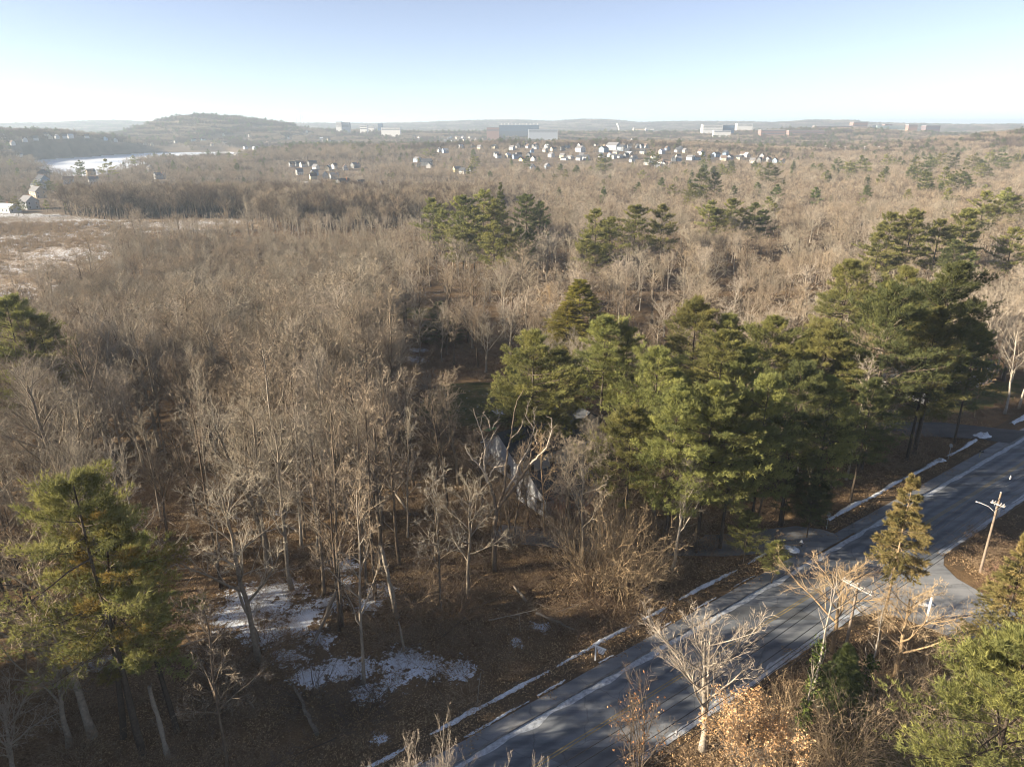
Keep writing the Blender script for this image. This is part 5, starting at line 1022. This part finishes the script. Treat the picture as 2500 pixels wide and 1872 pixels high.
def near_house_mask(x, y, pfront=.12, hw=7.5):
    m = np.ones(len(x), bool); pf0 = pfront
    for a, b in HOUSES:
        pfront = pf0 if a/b > -.12 or b > 1300 else .45
        d0 = math.hypot(a, b); ca, sa = a/d0, b/d0; u = (x-a)*ca+(y-b)*sa; v = -(x-a)*sa+(y-b)*ca
        hit = (np.abs(v) < hw) & (u < 9) & (u > -(60+.07*d0)); core = (np.abs(v) < 9) & (np.abs(u) < 9)
        m &= ~core & (~hit | (fr_.uniform(size=len(x)) < pfront))
    return m
k = near_house_mask(x, y); lx = np.array(LOTP).mean(0); u = x-lx[0]*y/lx[1]; k &= ~((np.abs(u) < 75) & (y > lx[1]-150) & (y < lx[1])); x, y = x[k], y[k]
occf = occ[np.hypot(occ[:, 0], occ[:, 1]) > 250]
ok = np.ones(len(x), bool)
for a, b, r in occf: ok &= (x-a)**2+(y-b)**2 > (r*.9)**2
x, y = x[ok], y[ok]; hh = fr_.uniform(11, 17, len(x))*(1+.15*fbm(x, y, 65, .012)); dmin = np.min(np.stack([np.hypot(x-a, y-b) for a, b in HOUSES]), 0); hh = hh*np.where(dmin < 70, .62, 1.0); con = fr_.uniform(size=len(x)) < .022+.05*np.clip(fbm(x, y, 66, .008), 0, 1)
idx = np.where(con, 6+fr_.integers(0, 3, len(x)), fr_.choice([0, 1, 2, 3, 4, 5, 2, 1], len(x))); sw = hh/15*fr_.uniform(1.2, 1.9, len(x)); sw = np.where(con, hh/16, sw)
scatter('distant_woodland', np.c_[x, y, terrain(x, y)-.2], fr_.uniform(0, 6.28, len(x)), np.c_[sw, sw, hh/15], idx, K2+KC, 'leafless woodland stretching to the far houses')
def grove(seed, ncon, size=44):
    r = np.random.default_rng(seed); G = [Geo(), Geo()]
    base = [bare_tree(seed*7+i, 14, s, 2, None, 1.7) for i, s in enumerate(('spread', 'vase', 'forest'))]; cone = conifer(seed, 15, 4.2, 'pine', 2)
    def put_in(dst, g, px, py, a, s, sz):
        c, s_ = math.cos(a), math.sin(a); n0 = dst.n
        for V, A in zip(g.V, g.A): W_ = np.c_[(V[:, 0]*c-V[:, 1]*s_)*s+px, (V[:, 0]*s_+V[:, 1]*c)*s+py, V[:, 2]*sz]; dst.V.append(W_); dst.A.append(A); dst.n += len(W_)
        for T in g.T: dst.T.append(T+n0); dst.TM.append(np.zeros(len(T), int))
        for Q_ in g.Q: dst.Q.append(Q_+n0); dst.QM.append(np.zeros(len(Q_), int))
    m = 5
    for i in range(m):
        for j in range(m):
            px, py = ((i+.5+r.uniform(-.4, .4))/m-.5)*size, ((j+.5+r.uniform(-.4, .4))/m-.5)*size; s = r.uniform(.8, 1.15)
            if r.uniform() < ncon: put_in(G[0], cone[0], px, py, r.uniform(0, 6), s, s); put_in(G[1], cone[1], px, py, r.uniform(0, 6), s, s)
            else:
                b = base[r.integers(0, 3)]; put_in(G[0], b[0], px, py, 0, s*1.25, s); put_in(G[0], b[1], px, py, r.uniform(0, 6), s*1.25, s)
    return joined(G, 'grove_kind', [M['bark_brown'] if seed % 2 else M['bark_dark'], M['needle_dark']])
GK = [grove(1, 0), grove(2, .03), grove(3, 0), grove(4, .10), grove(5, .55)]
PX, PY = [], []
for y0, y1, sp in ((1250, 2400, 40), (2400, 4200, 46), (4200, 7200, 60)):
    a, b = jitter_grid(-y1*.85, y1*.85, y0*.6, y1*1.0, sp); d = np.hypot(a, b); k = (d > y0+30) & (d < y1+30) & (np.abs(a) < .80*b); PX.append(a[k]); PY.append(b[k])
x = np.concatenate(PX); y = np.concatenate(PY); k = ~in_poly(x, y, LAKE); ang8 = np.linspace(0, 6.28, 9)[:-1]
for a in ang8: k &= ~in_poly(x+24*np.cos(a), y+24*np.sin(a), LAKE)
for a, b, w in BLD: k &= ~((np.abs(x-a*y/b) < w) & (y > b-25) & (y < b+80))
x, y = x[k], y[k]; k = near_house_mask(x, y, .30, 22); x, y = x[k], y[k]
d = np.hypot(x, y); pc = fbm(x, y, 67, .0025); idx = np.where(pc+fr_.normal(0, .2, len(x)) > .62, 4, np.where(fr_.uniform(size=len(x)) < .3, 3, fr_.integers(0, 3, len(x))))
px_ = 1250+1843*x/y; hilltop = (d > 2500) & (d < 2900) & (px_ > 330) & (px_ < 720) & (fr_.uniform(size=len(x)) < .45); idx = np.where(hilltop, 3, idx)
sc = fr_.uniform(.85, 1.15, len(x))*np.where(d > 4200, 1.35, 1.0)*np.where(d > 2400, 1.1, 1.0)
scatter('far_forest', np.c_[x, y, terrain(x, y)-.8], fr_.choice([0, 1.57, 3.14, 4.71], len(x))+fr_.normal(0, .15, len(x)), np.c_[sc, sc, fr_.uniform(.8, 1.1, len(x))], idx, GK, 'far off forest covering the land up to the horizon')

# ------------------------------------------------------------------ undergrowth, litter and reeds
SB = [shrub(600+i, 2.0, 26, 1.6, 0 if i < 2 else 1, .5, .022).mesh('brush_kind', [M['brush']]) for i in range(4)]
x, y = jitter_grid(-150, 140, 34, 190, 1.5); s, o = road_so(x, y); dd = np.hypot(x, y)
k = ((o > 9.2) | ((o < -7.2) & ~((s > 43) & (s < 61)))) & (np.abs(x) < .76*y+4) & ~in_poly(x, y, MARSH); 
for lw in LAWNS: k &= ~in_poly(x, y, lw)
k &= ~in_poly(x, y, [(p[0], p[1]) for p in dw]) & ~(((x-2)/9)**2+((y-103)/15)**2 < 1)
cl = in_poly(x, y, CLEAR); f = fbm(x, y, 71, .12, 3)+.25*((x+24)**2+(y-66)**2 < 260); k &= fr_.uniform(size=len(x)) < np.where(cl, np.where(f > -.1, .8, .3), np.where(dd < 110, .62, .4)); x, y = x[k], y[k]
sc = fr_.uniform(.35, 1.2, len(x))*np.where(in_poly(x, y, CLEAR), 1.0, 1.2)*(1+.5*np.clip(fbm(x, y, 75, .15, 3)*2, -.6, 1))
scatter('undergrowth', np.c_[x, y, terrain(x, y)], fr_.uniform(0, 6.28, len(x)), np.c_[sc*1.1, sc*1.1, sc*.85], fr_.integers(0, 4, len(x)), SB, 'brown brambles and brush covering the woodland floor')
x, y = jitter_grid(-60, 40, 48, 110, 3.4); s, o = road_so(x, y); k = (o > 10) & (np.abs(x) < .76*y) & (fr_.uniform(size=len(x)) < .42) & ~(((x-2)/9)**2+((y-100)/12)**2 < 1); x, y = x[k], y[k]; n = len(x)
KF = [joined(bare_tree(5900+i, 7, st, 1), 'branch_kind', [M[m_], M[m_]]) for i, (st, m_) in enumerate((('snag', 'bark_pale'), ('young', 'bark_dark'), ('young', 'brush'), ('snag', 'bark_brown')))]
scatter('fallen_branches', np.c_[x, y, terrain(x, y)+.12], fr_.uniform(0, 6.28, n), fr_.uniform(.35, 1.0, n), fr_.integers(0, 4, n), KF, 'fallen branches and dead sticks lying about the clearing', np.c_[fr_.uniform(1.3, 1.6, n), fr_.normal(0, .2, n)])
def leaf_patch(seed):
    r = np.random.default_rng(seed); n = 260; G = Geo(); C = np.c_[r.uniform(-1.6, 1.6, (n, 2)), .03+.06*r.uniform(size=n)]; G.cards(C, .10, r, t=r.uniform(0, 1, n)**1.3, flat=.8); return G.mesh('leaf_kind', [M['litter']])
x, y = jitter_grid(-80, 90, 36, 125, 2.0); s, o = road_so(x, y); k = ((o > 6.2) | ((o < -5.6) & ~((s > 44) & (s < 61)))) & (np.abs(x) < .76*y+4) & (fr_.uniform(size=len(x)) < .8) & ~in_poly(x, y, LAWNS[2]) & ~in_poly(x, y, LAWNS[0])
for px, py, rad in SNOWS[:19]:
    a, b = ground(px, py); k &= ((x-a)**2+(y-b)**2 > (rad*.7)**2) | (fr_.uniform(size=len(x)) < .3)
k &= ~in_poly(x, y, [(p[0], p[1]) for p in dw]) & ~(((x-2)/9)**2+((y-103)/15)**2 < 1)
x, y = x[k], y[k]; zz = terrain(x, y); s, o = road_so(x, y); zz = np.where(o < 9.4, np.maximum(zz, .07), zz)
scatter('leaf_litter', np.c_[x, y, zz], fr_.uniform(0, 6.28, len(x)), fr_.uniform(.8, 1.2, len(x)), fr_.integers(0, 3, len(x)), [leaf_patch(801+i) for i in range(3)], 'fallen brown leaves on the woodland floor')
def reed(seed):
    r = np.random.default_rng(seed); n = 70; a = r.uniform(0, 6.28, n); q = 1.3*np.sqrt(r.uniform(size=n)); A = np.c_[q*np.cos(a), q*np.sin(a), np.zeros(n)]; B = A+np.c_[r.normal(0, .28, (n, 2)), r.uniform(.6, 1.7, n)]; G = Geo(); G.spikes(A, B, .09, r, t=r.uniform(.3, 1, n)); return G.mesh('reed_kind', [M['reed']])
x, y = jitter_grid(-420, -60, 140, 440, 2.6); fm = fbm(x, y*1.6, 73, .05, 3); k = in_poly(x, y, MARSH) & (fr_.uniform(size=len(x)) < np.clip(.42+.9*fm, .03, .95)); x, y = x[k], y[k]
scatter('reeds', np.c_[x, y, terrain(x, y)], fr_.uniform(0, 6.28, len(x)), np.c_[np.full(len(x), 1.2), np.full(len(x), 1.2), fr_.uniform(.6, 1.5, len(x))], fr_.integers(0, 3, len(x)), [reed(820+i) for i in range(3)], 'tan reeds and dry grass in the marsh')
x, y = jitter_grid(-330, -60, 140, 430, 4.5); k = in_poly(x, y, MARSH) & (fbm(x, y*1.4, 74, .04, 3) > -.05) & (fr_.uniform(size=len(x)) < .6); x, y = x[k], y[k]; sc = fr_.uniform(.6, 1.5, len(x))
scatter('marsh_brush', np.c_[x, y, terrain(x, y)], fr_.uniform(0, 6.28, len(x)), sc, fr_.integers(0, 4, len(x)), SB, 'low brown bushes in the marsh')

# ------------------------------------------------------------------ poles, wires, posts, mailboxes, hydrant
M['pole_wood'] = plain('pole_wood', (.20, .16, .125), .9, .1, .3, 2); M['pale_arm'] = plain('weathered_arm', (.42, .39, .35), .8, .2, .1, 3); M['white_paint'] = plain('white_paint', (.76, .76, .75), .6, .3, .05, 3)
M['ceramic'] = plain('insulator', (.36, .36, .37), .3, .5, .05, 3); M['wire'] = plain('black_wire', (.02, .02, .022), .6, .3, .1, 3); M['black'] = plain('black_paint', (.015, .015, .017), .5, .4, .1, 3); M['steel'] = plain('galvanised', (.35, .36, .37), .5, .4, .1, 3); M['post_wood'] = plain('post_wood', (.36, .33, .22), .9, .1, .2, 3)
def tube_mesh(name, P, R, mat, k=8): g = Geo(); g.tubes(np.array(P, float), np.array(R, float), k); return g.mesh(name, [mat])
def utility_pole(s, o, h, arms, label):
    e = thing('utility_pole', label, 'utility pole', road_pt(s, o), RZ)
    obj('post', tube_mesh('post', [(0, 0, -.4), (0, 0, h*.5), (0, 0, h)], [.17, .145, .11], M['pole_wood'], 12), e); obj('cap', tube_mesh('cap', [(0, 0, h-.02), (0, 0, h+.05)], [.125, .06], M['steel'], 10), e)
    for z, ln in arms:
        for sx in (-.15, .15):
            a = obj('crossarm', box_mesh('crossarm', sx-.05, sx+.05, -ln/2, ln/2, z-.07, z+.07, M['pale_arm']), e)
        for k in range(5):
            obj('insulator', tube_mesh('insulator', [(0, 0, 0), (0, 0, .08), (0, 0, .16), (0, 0, .26)], [.035, .09, .06, .04], M['ceramic'], 8), e, (0, -ln/2+.15+k*(ln-.3)/4, z+.06))
        obj('brace', tube_mesh('brace', [(0, -ln*.3, z-.05), (.0, 0, z-.85), (0, ln*.3, z-.05)], [.025]*3, M['steel'], 4), e)
    return e
utility_pole(31.6, -9.3, 11.0, ((10.6, 3.0), ), 'near utility pole with pale double crossarm between the bare trees')
e = utility_pole(62.0, -9.6, 11.2, ((9.6, 1.5), ), 'far utility pole at the corner of the side street')
obj('transformer', tube_mesh('transformer', [(.42, 0, 7.9), (.42, 0, 7.95), (.42, 0, 8.9), (.42, 0, 9.0)], [.1, .27, .27, .12], M['steel'], 12), e); obj('street_lamp', tube_mesh('street_lamp', [(0, 0, 8.4), (0, .9, 8.9), (0, 1.8, 8.95), (0, 2.3, 8.9)], [.035, .035, .05, .10], M['steel'], 6), e)
def wire(o, z, label, spacers=()):
    e = thing('overhead_wire', label, 'wire', road_pt(0, o)); A = []
    for (s0, s1) in ((-14, 31.6), (31.6, 62.0), (62.0, 105), (105, 150)):
        t = np.linspace(0, 1, 13)
        for q in t[:-1] if s1 < 150 else t: p = road_pt(s0+(s1-s0)*q, o, z-1.0*4*q*(1-q)*((s1-s0)/45)**2); A.append((p[0]-e.location[0], p[1]-e.location[1], p[2]))
    obj('cable', tube_mesh('cable', A, [.032]*len(A), M['wire'], 4), e)
    for sp in spacers:
        i = int(np.argmin([abs(road_so(a[0]+e.location[0], a[1]+e.location[1])[0]-sp) for a in A])); a = A[i]
        obj('spacer', tube_mesh('spacer', [(0, 0, -.28), (0, 0, -.1), (.06, 0, .05), (0, 0, .3)], [.05, .14, .10, .04], M['ceramic'], 6), e, a)
for o, z, sp, lb in ((-10.6, 10.8, (5,), 'overhead wire on the near end of the crossarm'), (-9.9, 10.8, (), 'second overhead wire on the crossarm'), (-8.7, 10.8, (40,), 'third overhead wire on the crossarm'), (-8.0, 10.8, (48, 70), 'overhead wire on the road end of the crossarm'), (-9.45, 8.2, (), 'upper thick cable under the crossarms'), (-9.45, 7.2, (), 'lower thick cable under the crossarms')): wire(o, z, lb, sp)
def at_px(px, py): x, y = ground(px, py); return x, y, .1
# white hanging sign post on the verge
e = thing('sign_post', 'white post with hanging sign slats on the verge beside the sidewalk', 'sign', at_px(1453, 1612), 0.0); e.rotation_euler.z = -.55
obj('post', box_mesh('post', -.06, .06, -.06, .06, -.2, 2.05, M['white_paint']), e); obj('arm', box_mesh('arm', -.3, 1.15, -.05, .05, 1.72, 1.85, M['white_paint']), e)
for k in range(4):
    c = obj('slat', box_mesh('slat', .16+.04*k, 1.05-.06*k, -.03, .03, 1.55-.17*k, 1.63-.17*k, M['white_paint']), e)
for xx in (.3, .85): obj('chain', tube_mesh('chain', [(xx, 0, 1.03), (xx, 0, 1.73)], [.012, .012], M['steel'], 4), e)
def mailbox(px, py, mat, label, rz):
    e = thing('mailbox', label, 'mailbox', at_px(px, py), rz); obj('post', box_mesh('post', -.06, .06, -.06, .06, -.2, 1.15, mat), e); obj('bracket', box_mesh('bracket', -.12, .35, -.05, .05, .95, 1.05, mat), e)
    g = Geo(); a = np.linspace(0, math.pi, 8); pr = [(-.13, 0), (.13, 0)]+[(.13*math.cos(t), .14+.12*math.sin(t)) for t in a]; n = len(pr); V = [(-.15, p[0], 1.06+p[1]) for p in pr]+[(.42, p[0], 1.06+p[1]) for p in pr]
    b = bpy.data.meshes.new('box'); b.from_pydata(V, [], [list(range(n)), list(range(2*n-1, n-1, -1))]+[(i, n+i, n+(i+1) % n, (i+1) % n) for i in range(n)]); b.materials.append(M['black']); bx = obj('box', b, e); obj('flag', box_mesh('flag', .1, .28, -.16, -.14, 1.2, 1.32, M['white_paint']), bx); obj('door', box_mesh('door', .421, .44, -.11, .11, 1.08, 1.28, M['black']), bx)
mailbox(1885, 1413, M['black'], 'black mailbox on a black post beside the frosty driveway', -.9); mailbox(2390, 1118, M['post_wood'], 'mailbox on a wooden post at the shaded driveway', -.9)
e = thing('fire_hydrant', 'black fire hydrant with white cap beside the snow heap', 'hydrant', at_px(1955, 1334)); obj('barrel', tube_mesh('barrel', [(0, 0, -.1), (0, 0, .05), (0, 0, .1), (0, 0, .62)], [.2, .2, .14, .14], M['black'], 12), e); obj('bonnet', tube_mesh('bonnet', [(0, 0, .62), (0, 0, .7), (0, 0, .85), (0, 0, .92)], [.19, .18, .1, .03], M['white_paint'], 12), e)
for a in (0, 2.1, 4.2): obj('outlet', tube_mesh('outlet', [(0, 0, .45), (.24*math.cos(a), .24*math.sin(a), .45)], [.07, .07], M['white_paint'], 8), e)
def thin_post(px, py, h, r, mat, label, plate=None, name='marker_post'):
    e = thing(name, label, 'post', at_px(px, py)); obj('post', tube_mesh('post', [(0, 0, -.3), (0, 0, h*.6), (0, 0, h)], [r, r, r*.95], mat, 8), e); obj('cap', tube_mesh('cap', [(0, 0, h-.01), (0, 0, h+r*.6)], [r*1.1, r*.2], mat, 8), e)
    if plate: p = obj('plate', box_mesh('plate', -.01, .01, -.25, .25, h-.65, h-.08, M['steel']), e); p.rotation_euler.z = plate
thin_post(2262, 1515, 3.3, .15, M['white_paint'], 'plain thick white post beside the side street'); thin_post(2314, 1123, 2.9, .04, M['steel'], 'thin signpost with plate seen edge on by the snow ridge', RZ, 'road_sign'); thin_post(2017, 1292, 2.6, .05, M['steel'], 'thin grey signpost at the end of the snow ridge', RZ+.3, 'road_sign')
# manhole and sand pile by the kerb, toy boat on the lawn
x, y = ground(1592, 1716); mh = thing('manhole_cover', 'round manhole cover beside the yellow centre line', 'manhole', (x, y, .004)); obj('rim', tube_mesh('rim', [(0, 0, -.01), (0, 0, .006)], [.40, .40], M['steel'], 20), mh)
g = Geo(); a = np.linspace(0, 6.28, 21)[:-1]; g.add(np.r_[[(0, 0, .008)], np.c_[.37*np.cos(a), .37*np.sin(a), np.full(20, .008)]], tris=[(0, i+1, (i+1) % 20+1) for i in range(20)]); obj('lid', g.mesh('lid', [M['kerb']]), mh)
x, y = ground(1197, 1052); M['green_plastic'] = plain('green_plastic', (.12, .55, .2), .4, .4, .05, 2); g = Geo(); P = np.array([(-1.3, 0, .35), (-.8, 0, .25), (0, 0, .2), (.8, 0, .25), (1.3, 0, .35)]); g.tubes(P, np.array([.03, .28, .36, .28, .03]), 10)
e = thing('kayak', 'small bright green kayak lying on the shaded lawn', 'kayak', (x, y, .1), .5); obj('hull', g.mesh('hull', [M['green_plastic']]), e); obj('cockpit', box_mesh('cockpit', -.35, .35, -.17, .17, .45, .58, M['black']), e)
# white steam plume above the works chimney
M['steam'] = plain('steam', (.85, .85, .85), .9, .05, .02, 1); D = 2750; x = (1513-1250)/1843*D; r_ = np.random.default_rng(3); g = Geo()
for k in range(22):
    f = k/21; c = np.array([-9*f+r_.normal(0, .8), r_.normal(0, 1), 6+24*f]); q = 1.0+2.4*f*(1-.5*f); g.tubes(np.array([c-[0, 0, q], c-[0, 0, q*.6], c, c+[0, 0, q*.6], c+[0, 0, q]]), np.array([.05, q*.8, q, q*.8, .05]), 8)
tag(obj('steam', g.mesh('steam', [M['steam']]), None, (x, D, tz(x, D)+8)), 'white steam plume on the far skyline', kind='stuff')

# ------------------------------------------------------------------ winter haze
def haze_box():
    V = [(sx, sy, sz) for sz in (-13.0, 118.0) for sx, sy in ((-11800, -11800), (11800, -11800), (11800, 11800), (-11800, 11800))]
    me = bpy.data.meshes.new('haze'); me.from_pydata(V, [], [(0, 3, 2, 1), (4, 5, 6, 7), (0, 1, 5, 4), (1, 2, 6, 5), (2, 3, 7, 6), (3, 0, 4, 7)])
    m = bpy.data.materials.new('haze'); m.use_nodes = True; nt = m.node_tree; nt.nodes.remove(nt.nodes["Principled BSDF"])
    v = nt.nodes.new("ShaderNodeVolumePrincipled"); v.inputs["Color"].default_value = (.68, .83, 1.0, 1); v.inputs["Density"].default_value = 1.6e-4; v.inputs["Anisotropy"].default_value = .2
    nt.links.new(v.outputs[0], nt.nodes["Material Output"].inputs["Volume"]); me.materials.append(m)
    o = obj('haze', me); return tag(o, 'pale winter haze over the far land', kind='stuff')
haze_box()
